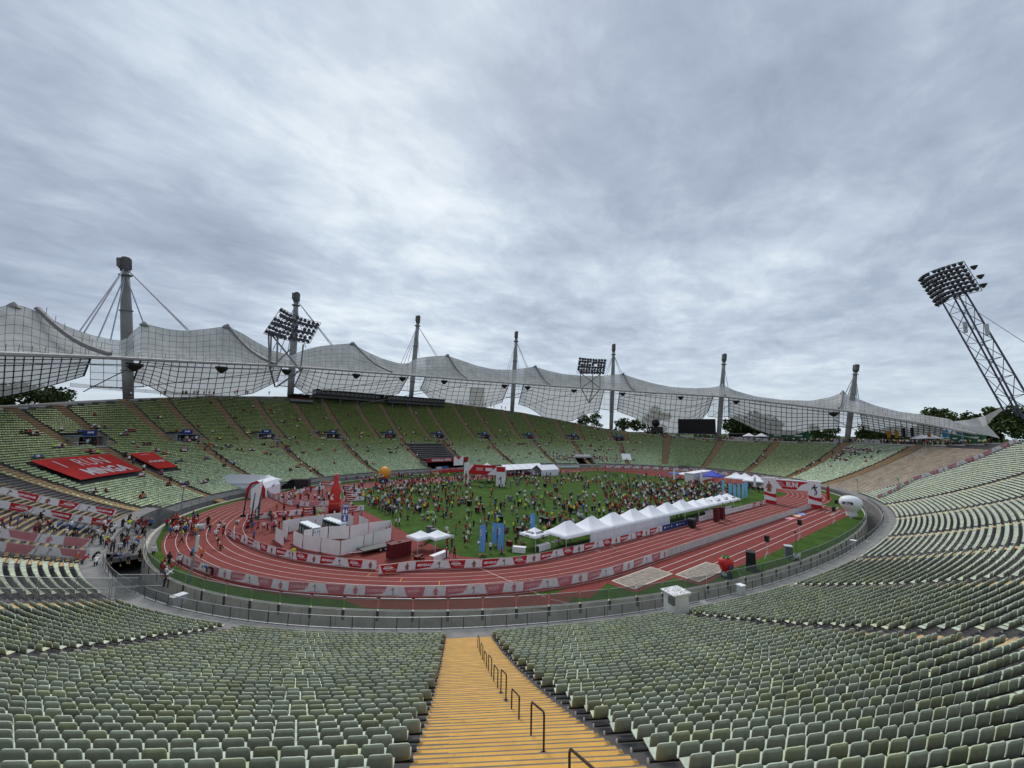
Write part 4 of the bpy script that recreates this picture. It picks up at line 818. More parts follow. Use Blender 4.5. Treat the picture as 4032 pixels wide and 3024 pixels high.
# ---------------- runners' bridge over the moat ----------------
P=[B(s,.1)[:2] for s in (252,262,271)]+[(-90.6,-5.2),(-91.2,1),(-90.8,10)]
b=MB(); b.poly([tuple(p) for p in P],-.55,.02); b.build('runners_bridge',mat('bridge_deck',(.17,.16,.15),.9,.2,1.),kind='structure')
b=MB(); zt2=float(B(262,0)[2])
b.add([(*B(252,.2)[:2],zt2),(*B(271,.2)[:2],zt2),(-93.8,-5,.03),(-93.8,9,.03)],[(0,1,2,3)]); b.build('bridge_ramp',mat('bridge_ramp_grey',(.15,.145,.14),.9,.2,1.),kind='structure')
r=thing('block_seats','short rows of blue seats at the foot of the runners\' ramp','seats',B(259,1.2)); o=np.array(B(259,1.2))
for k in range(6):
    q=B(259.2,.4+k*.77,step=True)-o; MB().box(q+(0,0,.32),(.42,2.3,.5),facing(259)).build('seat_row',mat('blue_seats',(.03,.07,.15),.6,.2,3),r)
# ---------------- sand pits with slab covers ----------------
M_frame=mat('pit_frame',(.60,.52,.42),.8,.1,2)
def pit(x0,x1,y0,y1,nx,ny,label):
    r=thing('sand_pit',label,'sand pit',(x0,y0,.012))
    L,Wd=x1-x0,y1-y0
    MB().bbox((-.1,-.1,0),(L+.1,Wd+.1,.015)).build('bed',mat('pit_sand',(.30,.23,.15),.95,.2,3),r)
    for lo,hi in (((-.16,-.16,0),(L+.16,0,.09)),((-.16,Wd,0),(L+.16,Wd+.16,.09)),((-.16,0,0),(0,Wd,.09)),((L,0,0),(L+.16,Wd,.09))): MB().bbox(lo,hi).build('kerb',M_frame,r)
    for i in range(nx):
        for j in range(ny):
            off=.5 if j%2 else 0; a=max(0,(i-off)*L/nx); c=min(L,(i+1-off)*L/nx) if i<nx-1 or not off else L
            if c-a<.1: continue
            MB().bbox((a+.015,j*Wd/ny+.015,.012),(c-.015,(j+1)*Wd/ny-.015,.075+random.uniform(-.01,.012))).build('slab',mat('cover_slab_%s'%'abc'[random.randrange(3)],[(.16,.135,.12),(.22,.185,.16),(.29,.245,.205)][random.randrange(3)],.9,.2,1.6,det=8),r)
pit(-48,-40,-51.55,-48.75,7,5,'sand pit under brown cover slabs nearest to the white cabinet'); pit(-39.7,-31.8,-54.85,-52.15,7,5,'sand pit under brown cover slabs beside the strawberry balloon')
# ---------------- tents ----------------
M_tent=mat('tent_white',(.80,.80,.84),.6,.03,.8,.15,4); M_leg=mat('tent_leg',(.62,.62,.62),.5); M_wallc=mat('tent_wall',(.74,.73,.80),.65,.04,1.,.2,3)
def popup(name,label,c,w,d,rz,he,hp,walls=(),m=None,group=None,txt=None,ridge=0.,logo=None):
    m=m or M_tent; r=thing(name,label,'tent',(c[0],c[1],c[2] if len(c)>2 else .012),rz,group); n=8; V=[];hw,hd=w/2,d/2
    per=[(-hw+w*i/n,-hd) for i in range(n)]+[(hw,-hd+d*i/n) for i in range(n)]+[(hw-w*i/n,hd) for i in range(n)]+[(-hw,hd-d*i/n) for i in range(n)]
    L=[]
    for u in (0,.2,.45,.7,.88,1.):
        f=u; hz=he+(hp-he)*(u**1.35); L.append([((x*(1-f)+(max(-ridge,min(ridge,x)) if ridge else 0)*f),y*(1-f),hz) for x,y in per])
    b=MB(); b.grid([[(x*1.01,y*1.01,he-.28) for x,y in per]]+L,closed=True); b.build('canopy',m,r,True)
    for sx in (-1,1):
        for sy in (-1,1): MB().tube([(sx*(hw-.06),sy*(hd-.06),0),(sx*(hw-.06),sy*(hd-.06),he)],.035,6).build('leg',M_leg,r)
    for k in walls:
        x0,x1,y0,y1={'f':(-hw,hw,-hd,-hd),'b':(hw,-hw,hd,hd),'l':(-hw,-hw,hd,-hd),'r':(hw,hw,-hd,hd)}[k]
        g_=[[(x0+(x1-x0)*i/10+(.03*math.sin(i*2.1+j) if y0!=y1 else 0),y0+(y1-y0)*i/10+(.03*math.sin(i*2.3+j) if y0==y1 else 0)*1.,z) for i in range(11)] for j,z in enumerate((.05,.8,1.5,he-.1))]
        b=MB(); b.grid(g_); b.build('side_wall',M_wallc,r)
    if logo:
        for rot in (0,math.pi/2,-math.pi/2):
            R=rotz(rot); sl=math.atan2((hp-he)*.66,hd*.62); p=R@np.array([0,-hd*.66,he+(hp-he)*.26+.05]); text(logo,'lettering',mat('logo_dark',(.04,.045,.05),.6),.55,r,tuple(p),(sl,0,rot),bold=.015)
            p=R@np.array([.0,-hd*1.02,he-.14]); text(logo,'lettering',mat('logo_dark',(.04,.045,.05),.6),.24,r,tuple(p),(math.pi/2,0,rot),bold=.01)
    return r
a0=math.atan2(*(G(966,1193)-G(922,1205))[[1,0]])
q=G(911,1190); popup('popup_tent','small white pop-up tent beside the dark red crate stack',q+(0,.6,0),2.9,2.9,a0,2.0,2.75); q=G(944,1188); popup('popup_tent','small white pop-up tent right behind the drinks table by the inner track',q+(.2,.4,0),2.9,2.9,a0,2.0,2.75)
popup('popup_tent','small white pop-up tent printed SW//M at the near end of the tent row',(-46.6,-33.2),3.2,3.2,.12,2.1,2.95,logo='SW//M',group='white tents along the inner straight')
X=[-44.6]; WT=[5.4,5.6,5.8,5.8,5.6,5.8,5.6,4.6,4.2,4.0,3.9,3.9]
for i,w in enumerate(WT):
    xc=X[-1]+w/2; X.append(X[-1]+w+.04)
    popup('marquee_tent','white peaked tent in the row by the straight, %s from near end%s'%(ORD[i],', printed SW//M' if i>8 else ''),(xc,-35.6-.0*i),w,4.6,0.,2.15,3.75 if i<7 else 3.3,walls={0:'',1:'fr',2:'f',3:'f',4:'f'}.get(i,''),group='white tents along the inner straight',ridge=w*.12 if i<7 else 0,logo='SW//M' if i>8 else None)
print('row end',X[-1])
def table(label,c,L,rz,w=.8,h=.78,cloth=True):
    r=thing('table',label,'table',c,rz); b=MB(); b.bbox((-L/2,-w/2,h-.04),(L/2,w/2,h)); b.build('tabletop',M_pw,r)
    if cloth:
        b=MB(); g_=[[(-L/2+L*i/12,-w/2-.01-.02*math.sin(i*2.4)*(1-j),h*j+.02) for i in range(13)] for j in (0,1)]; b.grid(g_); b.build('cloth',M_pw,r)
    for sx in (-1,1):
        for sy in (-1,1): MB().tube([(sx*(L/2-.1),sy*(w/2-.08),0),(sx*(L/2-.1),sy*(w/2-.08),h-.04)],.02,5).build('leg',M_leg,r)
    return r
table('white covered table in front of the small white tents',(*G(948,1208)[:2],.012),3.,.35); table('white table under the printed tent',(-46.3,-34.8,.012),2.6,.1); table('white table running under the first big tent',(-42.4,-34.6,.012),4.,.1,cloth=False); table('white covered table at the corner of the grass',(*G(1122,1193)[:2],.012),1.9,-.9); table('long white table behind the crate stack',(*G(905,1185)[:2]+np.array([2.5,2.5]),.012),4.,.6,cloth=False); table('white table under the open tents past the crates',(2.,-36.5,.012),4.,0.); table('grey table under the last tents',(10.,-36.8,.012),5.,0.)
# crates
M_crate=mat('crate_red',(.105,.008,.010),.6,.12,3); M_pal=mat('pallet_wood',(.36,.27,.17),.9,.15,4)
cb=MB(); cb.bbox((-.3,-.2,0),(.3,.2,.235)); cb.bbox((-.31,-.21,.19),(.31,.21,.23)); ME_CR=cb.mesh('crate',M_crate)
def crate_stack(c,rz,nx,ny,nz,where,skip=0):
    R=rotz(rz)
    for i in range((nx+1)//2):
        p=R@np.array([(i*2+.5)*.62-(nx-1)*.31,0,0])+c; r=thing('pallet','wooden pallet %s under the red crates %s'%(ORD[i],where),'pallet',p,rz,'pallets under red crates')
        for j in range(5): MB().bbox((-.6,-.4+j*.18,.10),(.6,-.29+j*.18,.13)).build('board',M_pal,r)
        for j in (-.35,0,.35): MB().bbox((-.6,j-.05,0),(.6,j+.05,.10)).build('bearer',M_pal,r)
    for i in range(nx):
        for j in range(ny):
            for k in range(nz-(1 if random.random()<.25 else 0)):
                p=R@np.array([(i-(nx-1)/2)*.625+random.uniform(-.012,.012),(j-(ny-1)/2)*.43,.135+k*.238])+c
                o=link('crate',ME_CR,location=tuple(p),rotation_euler=(0,0,rz+random.uniform(-.02,.02))); tag(o,'red crate %s, %s layer up, %s from left, %s row'%(where,ORD[k],ORD[i],('front','middle','back')[j] if ny>2 else ('front','back')[j]),'crate','red crates in the stack %s'%where)
crate_stack(np.array([*((G(846,1211)+G(884,1203))/2+(0,.7,0))[:2],.012]),.12,5,3,8,'beside the small white tents'); crate_stack(np.array([*G(1548,1127)[:2],.012]),.1,2,2,11,'at the track edge'); crate_stack(np.array([*G(1560,1122)[:2],.012]),.1,2,2,10,'in rear track stack'); crate_stack(np.array([*G(905,1214)[:2]+np.array([.3,.6]),.012]),.1,2,2,2,'by the small tent'); crate_stack(np.array([*G(1100,1188)[:2],.45]),.1,1,2,3,'on the corner table')
# ---------------- fence enclosure, toilets, sign ----------------
M_tarp=mat('fence_tarpaulin',(.80,.785,.775),.75,.06,.7,.35,2.5)
fp=thing('privacy_fence','enclosure of white tarpaulin fence panels round the toilets','fence',(*G(734,1202)[:2],.012)); o=np.array([*G(734,1202)[:2],.012])
def panels(pts):
    for p,q in zip(pts[:-1],pts[1:]):
        a_,b_=np.array([*p,.012])-o,np.array([*q,.012])-o; n=np.array([-(b_-a_)[1],(b_-a_)[0],0]); n/=np.linalg.norm(n); d=(b_-a_)
        g_=[[a_+d*(.02+.96*i/8)+n*(.03*math.sin(i*1.9+j*1.3+p[0])*(j not in(0,4)))+np.array([0,0,.1+1.93*j/4]) for i in range(9)] for j in range(5)]
        b=MB(); b.grid(g_); b.grid([[v-n*.02 for v in r_] for r_ in g_[::-1]]); b.build('panel',M_tarp,fp,True); MB().tube([a_,a_+(0,0,2.08)],.03,5).build('post',M_rail,fp); MB().box(a_+(0,0,.06),(.7,.22,.12),math.atan2(n[1],n[0])).build('foot_block',M_cdark,fp)
for P_ in (((632,1176.5),(653,1187),(692,1194),(734,1202),(785,1188),(804.6,1182),(845,1168),(844,1150),(795,1157)),((653,1176),(708,1166),(754,1165),(795,1157)),((593,1168),(612.5,1181)),((620.6,1169),(608,1153),(648,1145),(700,1137),(745,1131),(763,1142)),((774,1138),(795,1150))): panels(g(*P_))
M_green=mat('toilet_green',(.006,.035,.022),.5,.1,1); M_troof=mat('toilet_roof',(.68,.74,.76),.6)
def toilets(p,q,n,where):
    a_,b_=np.array([*p,.012]),np.array([*q,.012]); d=b_-a_; rz=math.atan2(d[1],d[0]); L=np.linalg.norm(d)/n
    for i in range(n):
        r=thing('portable_toilet','dark green portable toilet with pale roof, %s in the %s'%(ORD[i],where),'toilet',a_+d*(i+.5)/n,rz,'portable toilets in the %s'%where)
        w=min(1.1,L*.94)/2; MB().bbox((-w,-.55,0),(w,.55,2.05)).build('cabin',M_green,r); MB().bbox((-w*.8,-.60,.1),(w*.8,-.555,1.9)).build('door',mat('toilet_door',(.010,.055,.035),.5),r); MB().bbox((w*.45,-.63,.7),(w*.68,-.605,1.6)).build('handle_plate',M_troof,r)
        b=MB(); b.plate([(-w-.03,2.03),(w+.03,2.03),(w+.03,2.12),(0,2.28),(-w-.03,2.12)],-.62,.62); b.build('roof',M_troof,r)
        if i==n-1:
            MB().bbox((w+.005,-.45,.3),(w+.02,.5,1.95)).build('side_panel',M_troof,r); text('04 45','lettering',mat('toilet_blue',(.10,.16,.36),.6),.42,r,(w+.024,.0,1.45),(math.pi/2,0,math.pi/2))
toilets(tuple(G(652,1156)[:2]),tuple(G(682,1171)[:2]),5,'left toilet row'); toilets(tuple(G(702,1147)[:2]),tuple(G(740,1161)[:2]),6,'right toilet row')
q=G(742,1158); r=thing('toilet_sign','tall violet sign with mirrored WC letters above the toilets','sign',(*q[:2],.012),-YAW*0+math.atan2(FW[1],FW[0])-math.pi/2)
M_vio=mat('sign_violet',(.105,.10,.26),.6); b=MB(); b.tube([(.25,.05,0),(.25,.05,5.0)],.04); b.tube([(-.1,.05,0),(-.1,.05,5.0)],.04); b.build('pole',M_alu,r); b=MB(); b.plate([(-.55,2.35),(-.42,2.2),(.42,2.2),(.55,2.35),(.55,5.1),(-.55,5.1)],-.02,.02); b.build('sign_board',M_vio,r)
text('WC','lettering',M_wtext,.55,r,(0,-.025,4.7),(math.pi/2,0,0),(-1,1,1),bold=.02)
for x in (-.24,.24): b=MB(); b.plate([(x-.1,3.55),(x-.16,3.85),(x-.1,4.1),(x-.05,4.16),(x,4.3),(x+.05,4.16),(x+.1,4.1),(x+.16,3.85),(x+.1,3.55)],-.026,-.021); b.build('pictogram',M_wtext,r)
b=MB(); b.plate([(0,2.3),(.24,2.65),(.1,2.65),(.1,3.15),(-.1,3.15),(-.1,2.65),(-.24,2.65)],-.026,-.021); b.plate([(-.45,3.28),(.45,3.28),(.45,3.36),(-.45,3.36)],-.026,-.021); b.build('arrow',M_wtext,r)
# trailer
p,q=G(783,1199),G(835,1187); a_=math.atan2((q-p)[1],(q-p)[0]); r=thing('flat_trailer','grey flatbed trailer beside the white fence enclosure','trailer',(*((p+q)/2+(0,.5,0))[:2],.012),a_); L=np.linalg.norm(q-p)*1.12
MB().bbox((-L/2,-1.05,.52),(L/2,1.05,.66)).build('bed',mat('trailer_grey',(.11,.11,.105),.7,.15,1.5),r); b=MB(); b.tube([(-L/2,.7,.5),(-L/2-1.5,0,.48)],.06); b.tube([(-L/2,-.7,.5),(-L/2-1.5,0,.48)],.06); b.tube([(-L/2-1.5,0,.48),(-L/2-1.5,0,0)],.04); b.build('drawbar',M_alu,r)
for x in (L*.12,L*.12+.75,L*.12+1.5):
    for y in (-1.0,1.0):
        b=MB(); b.lathe([(.27,-.1),(.29,-.05),(.29,.05),(.27,.1)],14); b.v=[(x+u,y+w_,.30+v_) for u,v_,w_ in b.v]; w_o=b.build('wheel',M_black,r); b=MB(); b.lathe([(.14,-.11),(.14,.11)],10); b.v=[(x+u,y+w_,.30+v_) for u,v_,w_ in b.v]; b.build('rim',M_leg,w_o)
# ---------------- inflatables ----------------
M_ired=mat('inflatable_red',(.55,.035,.03),.5,.08,.7); q=G(722,1106); r=thing('inflatable_cone','tall red inflatable cone on the infield','inflatable',(*q[:2],.01)); hgt=7.6
MB().lathe([(1.05,0),(1.10,1.0),(1.15,2.0),(.95,4.3),(.72,5.3),(.55,5.6),(.42,6.6),(.28,hgt),(.05,hgt+.12)],20).build('body',M_ired,r,True); MB().lathe([(1.13,0),(1.17,.5),(1.19,1.2)],20).build('base_band',mat('inflatable_dark',(.19,.008,.012),.6),r,True); MB().lathe([(1.17,1.55),(1.185,1.95)],20).build('band',mat('inflatable_orange',(.62,.09,.05),.5),r,True); MB().lathe([(.2,hgt+.02),(.24,hgt+.14),(.05,hgt+.18)],10).build('tip',M_pw,r)
for a_ in (-2.4,-.6):
    b=MB(); b.plate([(-.35,2.6),(.3,2.6),(.3,3.0),(-.05,3.1),(.3,3.7),(.1,3.75),(-.35,3.2)],-.01,.01); b.v=[tuple(np.array([x,y,z_])@rotz(a_+math.pi/2).T+np.array([math.cos(a_)*1.08,math.sin(a_)*1.08,0])) for x,y,z_ in b.v]; b.build('emblem',M_pw,r)
q=G(829,1041); r=thing('inflatable_ball','big orange inflatable ball on a blue base by the far side','inflatable',(*q[:2],.01),math.atan2(-FW[1],-FW[0])); R_=1.95
MB().lathe([(max(.02,R_*math.sin(t)),R_*1.0-R_*math.cos(t)+.9) for t in np.linspace(.25,math.pi,12)],20).build('ball',mat('inflatable_yellow',(.72,.30,.035),.45),r,True); MB().lathe([(1.5,0),(1.5,.7),(1.1,1.1)],16).build('base',mat('inflatable_blue',(.02,.04,.14),.6),r,True)
b=MB(); b.lathe([(.62,0),(.62,.03)],16,sx=1.3); b.v=[(R_*.93+z_,x-.3,y+2.35) for x,y,z_ in b.v]; b.build('badge',M_pw,r); b=MB(); b.lathe([(.45,.035),(.45,.05)],14,sx=1.3); b.v=[(R_*.93+z_,x-.3,y+2.35) for x,y,z_ in b.v]; b.build('badge_print',mat('badge_grey',(.25,.25,.27),.6),r)
q=G(1840,1117); ab=math.atan2((CAMP-q)[1],(CAMP-q)[0]); r=thing('inflatable_balloon','white balloon on a round foot printed SW//M by the far bend','inflatable',(*q[:2],.01),ab); s=DEP(q)/1560
R_=37*s; Hh=82*s
MB().lathe([(17*s,0),(18*s,9*s),(17*s,19*s),(19*s,24*s),(30*s,36*s),(R_,52*s),(R_*.98,62*s),(R_*.85,72*s),(R_*.55,79*s),(R_*.2,82*s),(.03,82.5*s)],28,sx=1.,sy=1.).build('envelope',mat('balloon_white',(.74,.76,.76),.5,.04,.5),r,True)
dk=mat('logo_black',(.015,.02,.025),.5)
def on_ball(pts,m,name,ho=0):
    V=[]; 
    for u,v_ in pts: a_=u/R_*1.02; rr=R_*math.sqrt(max(.05,1-((v_-56*s)/(29*s))**2))+.03; V.append((rr*math.cos(a_),rr*math.sin(a_),v_))
    c=np.mean(V,0); b=MB(); n=len(V); b.add([tuple(p) for p in V]+[tuple(np.array(p)*(.985,.985,1)) for p in V],[tuple(range(n)),tuple(range(n,2*n))[::-1]]+[(i,(i+1)%n,n+(i+1)%n,n+i) for i in range(n)]); b.build(name,m,r)
k=s
for P_ in ([(-6,50),(-3,50),(-1.5,58),(0,62),(-4,62)],[(-6,50),(-3.4,50),(0,62),(-2.6,62)],[(0,50),(2.6,50),(4,58),(0,62),(0,58)],[(2,56),(4,50.5),(6,50.5),(6.5,54),(3,62)],[(5,50),(8,50),(6,62),(3.2,62)]):
    on_ball([((x*1.25-2)*k,y*k) for x,y in P_],dk,'letter')
for x0,m_ in ((-11,mat('logo_navy',(.02,.03,.06),.5)),(-15.5,mat('logo_teal',(.16,.28,.26),.5))): on_ball([((x0-1.3)*k,50*k),((x0+1.3)*k,50*k),((x0-.6+2.6)*k,62*k),((x0-.6)*k,62*k)],m_,'slash')
on_ball([(-30*k,61*k),(-27*k,50*k),(-24*k,50*k),(-22*k,55*k),(-20*k,50*k),(-18*k,50*k),(-17*k,62*k),(-20*k,57*k),(-22*k,61*k),(-25*k,56*k),(-27*k,61*k)],dk,'letter')
q=G(1569,1246); r=thing('inflatable_strawberry','red inflatable strawberry with green leaves on a dark blue foot','inflatable',(*q[:2],.01),math.atan2((CAMP-q)[1],(CAMP-q)[0]))
b=MB(); n=26; L=[]
for t in np.linspace(.0,1,11):
    rr=[.45,.58,.70,.80,.88,.95,1.0,1.0,.92,.7,.2][int(round(t*10))]*.88; L.append([((rr+.05*math.sin(a_*9)*math.sin(t*22))*math.cos(a_),(rr+.05*math.sin(a_*9)*math.sin(t*22))*math.sin(a_),.55+t*1.85) for a_ in np.linspace(0,2*math.pi,n,endpoint=False)])
b.grid(L,closed=True); b.build('body',mat('strawberry_red',(.50,.018,.022),.45,.25,2.5),r,True)
b=MB()
for i in range(7): a_=i*2*math.pi/7; c,s2=math.cos(a_),math.sin(a_); b.add([(0,0,2.55),(.3*c-.18*s2,.3*s2+.18*c,2.50),(.75*c,.75*s2,2.25),(.3*c+.18*s2,.3*s2-.18*c,2.50)],[(0,1,2,3)])
b.tube([(0,0,2.45),(.05,0,2.75)],.06,6); b.build('leaves',mat('leaf_green',(.05,.20,.06),.6),r); MB().lathe([(.62,0),(.66,.3),(.55,.6)],16).build('foot',mat('strawberry_foot',(.015,.02,.05),.6),r,True)
for (a_,z_,rr,cc) in ((-.35,.42,.22,.62),(.75,1.35,.26,.84)): b=MB(); b.lathe([(rr,0),(rr,.03)],14,sx=1.35); b.v=[tuple(np.array([cc+w_,u,v_+z_])@rotz(a_).T) for u,v_,w_ in b.v]; b.build('badge',M_pw if a_<0 else mat('badge_blue',(.06,.07,.14),.6),r)
for e in ((.5,1.9),(-.2,-1.9)): MB().tube([(e[0]*.4,e[1]*.4,1.9),(e[0],e[1],.0)],.015,4).build('guy_rope',M_leg,r)
# finish arch
pL,pR=(G(1655,1087)+G(1674,1087))/2,(G(1751,1096)+G(1772,1098))/2; d=pR-pL; rz=math.atan2(d[1],d[0]); L=np.linalg.norm(d); r=thing('finish_arch','red and white finish arch reading RUN! across the track','arch',(*pL[:2],.012),rz)
HA=6.3
for x in (0,L): 
    MB().bbox((x-1.3,-.6,0),(x+1.3,.6,HA+.2)).build('tower',M_pw,r); 
    b=MB(); b.plate([(x-1.31,2.2),(x+1.31,1.5),(x+1.31,2.6),(x+.2,2.5),(x-1.31,3.0)],-.63,-.605); b.plate([(x-1.31,0),(x+1.31,0),(x+1.31,.75),(x-1.31,.95)],-.63,-.605); b.build('red_print',M_pr,r)
    F=FIG2 if x==0 else RUN1; b=MB(); b.plate([(x+u*(2.6 if x==0 else 3.2)-.1,3.0+v_*3.3) for u,v_ in F],-.635,-.61); b.build('figure_print',M_skinp if x==0 else M_pdark,r)
MB().bbox((1.3,-.5,3.9),(L-1.3,.5,HA)).build('beam',M_pw,r); b=MB(); b.plate([(1.34,HA-.25),(L*.30,4.0),(L*.62,4.0),(L*.72,5.3),(L-1.34,HA-.45),(L-1.34,HA-.25)],-.52,-.505); b.build('red_print',M_pr,r); b=MB(); b.plate([(L*.60,3.98),(L*.70,5.0),(L*.80,4.6),(L-1.34,4.9),(L-1.34,3.98)],-.528,-.522); b.build('white_print',M_pw,r)
text('RUN!','lettering',M_wtext,1.75,r,(L*.52,-.54,5.12),(math.pi/2,0,0),(.60,1,1),bold=.05)
for i,tx in enumerate(('GENERALI','MÜNCHEN','MARATHON')): text(tx,'lettering',M_wtext,.36,r,(L*.24+i*.22,-.53,5.55-i*.42),(math.pi/2,0,0),(.75,1,1))
# flags
M_sky=mat('flag_blue',(.14,.34,.68),.7,.05,1.); M_cyan=mat('flag_light_blue',(.22,.50,.72),.7,.05,1.)
def flag(label,x,y,w,h,m,group,z0=.35,lean=0.,txt=True,cat='flag',rz=None,name='banner_flag'):
    q=G(x,y); r=thing(name,label,cat,(*q[:2],.012),(math.atan2(FW[1],FW[0])-math.pi/2+random.uniform(-.2,.2)) if rz is None else rz,group)
    b=MB(); g_=[[(-w*(1-i/5)+lean*z_*.02,.05*math.sin(i*1.3+z_*1.1),z_) for i in range(6)] for z_ in np.linspace(z0,z0+h,9)]; b.grid(g_); b.build('cloth',m,r,True); MB().tube([(0,.02,0),(0,.02,z0+h+.05),(-w,.02,z0+h+.08)],.025,5).build('pole',M_rail,r); MB().box((0,0,.03),(.5,.5,.05)).build('base',M_black,r)
    if txt: text('SWM','lettering',M_wtext,w*.45,r,(-w*.72,-.06,z0+h*.7),(math.pi/2,-math.pi/2,0))
    return r
for i,(x,y,w,h,la) in enumerate(((1048,1198,.88,3.7,'leftmost tall'),(1073,1179,.78,3.0,'middle shorter'),(1088,1195,.90,3.8,'right hand tall'),(1156,1164,.85,3.6,'tall lone'))): flag('%s blue banner flag standing on the near grass%s'%(la,' behind the printed tent' if i==3 else ''),x,y,w,h,M_sky,'blue banner flags on the near grass')
for i,(x,y) in enumerate(((1566,1070),(1582,1080),(1591,1083),(1600,1081),(1609,1079),(1616,1076))): flag('light blue banner flag at the end of the tent row, %s from the left'%ORD[i],x,y,.8,4.0,M_cyan,'light blue flags past the tent row',txt=False)
def feather(label,x,y,h,m,group=None,z=.012):
    q=G(x,y); r=thing('feather_flag',label,'flag',(*q[:2],z),math.atan2(FW[1],FW[0])-math.pi/2,group); b=MB(); P_=[(0,.5),(-.75,.8),(-.85,h*.6),(-.7,h*.85),(-.35,h),(-.05,h*.97),(0,h*.9)]; b.plate(P_,-.015,.015); b.build('cloth',m,r); MB().tube([(0,0,0),(0,0,h*.9),(-.3,0,h+.02)],.03,5).build('pole',M_rail,r)
feather('red feather flag right of the finish arch',1793,1086,4.4,M_pr)
for i,(x,y) in enumerate(((1634,1062),(1650,1058),(1518,1048),(1459,1042))): feather('white feather flag %s'%('left of the finish arch' if i==0 else 'just left of the finish arch by the tents' if i==1 else 'beside the blue tent' if i==2 else 'among the far crowd'),x,y,4.6,M_pw)
q=G(554,1127); r=flag('green flag with white arrow beside the inner bend',559,1128,.85,4.6,mat('flag_green',(.05,.13,.10),.7),None,.5,txt=False); b=MB(); b.plate([(-.45,1.0),(-.2,1.5),(-.35,1.5),(-.35,2.4),(-.55,2.4),(-.55,1.5),(-.7,1.5)],-.09,-.07); b.build('arrow',M_pw,r)
for i,(x0,y0,x1,y1) in enumerate(((525,1116,532,1065),(541,1130,552,1066))):
    q=G(x0,y0); h=(y0-y1)*DEP(q)/856; r=thing('black_pole','black camera pole on the infield, %s'%('left one without cloth' if i==0 else 'right one with white sail'),'pole',(*q[:2],.012)); b=MB(); b.tube([(0,0,0),(.3,-.1,h)],[.14,.05],6); b.build('pole',M_black,r); MB().box((0,0,.2),(.8,.8,.4)).build('base',M_black,r)
    if i: b=MB(); g_=[[(.3+x*(1.2-.5*z_)-.1,-.1+.1*math.sin(x*3+z_*2),h+1.2-z_*4.6+x*1.) for x in (-.5,0,.5,1.)] for z_ in np.linspace(0,1,6)]; b.grid(g_); b.build('sail',M_pw,r,True)
# rescue tents, van
q0,q1,q2=G(529,1076),G(572,1076),G(599,1064); rz=math.atan2((q1-q0)[1],(q1-q0)[0]); w=np.linalg.norm(q1-q0); Ld=min(9.,np.linalg.norm(q2-q1)); r=thing('inflatable_tent','white inflatable rescue tent with red arched front','tent',(*q0[:2],.012),rz); Hh=4.0
A_=[(.0,0),(.2,Hh*.55),(w*.22,Hh*.88),(w*.5,Hh),(w*.78,Hh*.88),(w-.2,Hh*.55),(w,0)]; b=MB(); b.grid([[(x,.3,z_) for x,z_ in A_],[(x,Ld,z_) for x,z_ in A_]]); b.build('shell',M_tent,r); I_=[(w*.14,0),(w*.2,Hh*.5),(w*.3,Hh*.78),(w*.5,Hh*.86),(w*.7,Hh*.78),(w*.8,Hh*.5),(w*.86,0)]
b=MB(); b.grid([[(x,-.05,z_) for x,z_ in A_],[(x,-.05,z_) for x,z_ in I_]]); b.grid([[(x,.3,z_) for x,z_ in A_],[(x,-.05,z_) for x,z_ in A_]]); b.build('red_arch',M_pr,r); b=MB(); b.plate(I_,-.02,.03); b.build('door_sheet',mat('door_sheet',(.33,.35,.36),.7,.1,1.),r)
b=MB(); b.box((w*.955,Ld*.55,Hh*.5),(.05,1.8,1.4)); b.build('emblem_panel',M_pw,r); b=MB(); b.box((w*.965+.02,Ld*.5,Hh*.55),(.05,.5,.15)); b.box((w*.965+.02,Ld*.5,Hh*.55),(.052,.15,.5)); b.build('red_cross',M_pr,r)
q=G(545,1062); popup('marquee_tent','large grey tent behind the red fronted rescue tent',q+(-2,1,0),13,8,rz,2.6,4.4,walls='fl',m=mat('tent_grey',(.40,.41,.43),.7),ridge=4.)
q=G(576,1060); r=popup('popup_tent','white pop-up tent with red crosses behind the rescue tent',q,5,5,rz,2.8,4.2)
for e in (-1,1): b=MB(); b.box((e*1.1,-1.75,3.22),(.7,.2,.04)); b.box((e*1.1,-1.75,3.24),(.22,.62,.04)); b.build('red_cross',M_pr,r)
q=G(640,1056); r=thing('parked_van','black van parked behind the far bend barriers','van',(*q[:2],.01),math.atan2(FW[1],FW[0])-math.pi/2+.15); MV=mat('van_black',(.01,.011,.012),.3,spec=.6)
b=MB(); b.plate([(-3.3,.35),(3.3,.35),(3.3,2.3),(3.0,2.65),(-1.3,2.65),(-2.3,1.65),(-3.2,1.3)],-1.,1.); b.build('body',MV,r); b=MB(); b.plate([(-2.1,1.65),(-1.25,2.5),(-.4,2.5),(-.4,1.65)],-1.03,-1.005); b.build('side_window',M_win,r)
for x in (-2.1,2.1):
    for y in (-.95,.95): b=MB(); b.lathe([(.36,-.14),(.36,.14)],14); b.v=[(x+u,y+w_,.36+v_) for u,v_,w_ in b.v]; b.build('wheel',M_black,r)
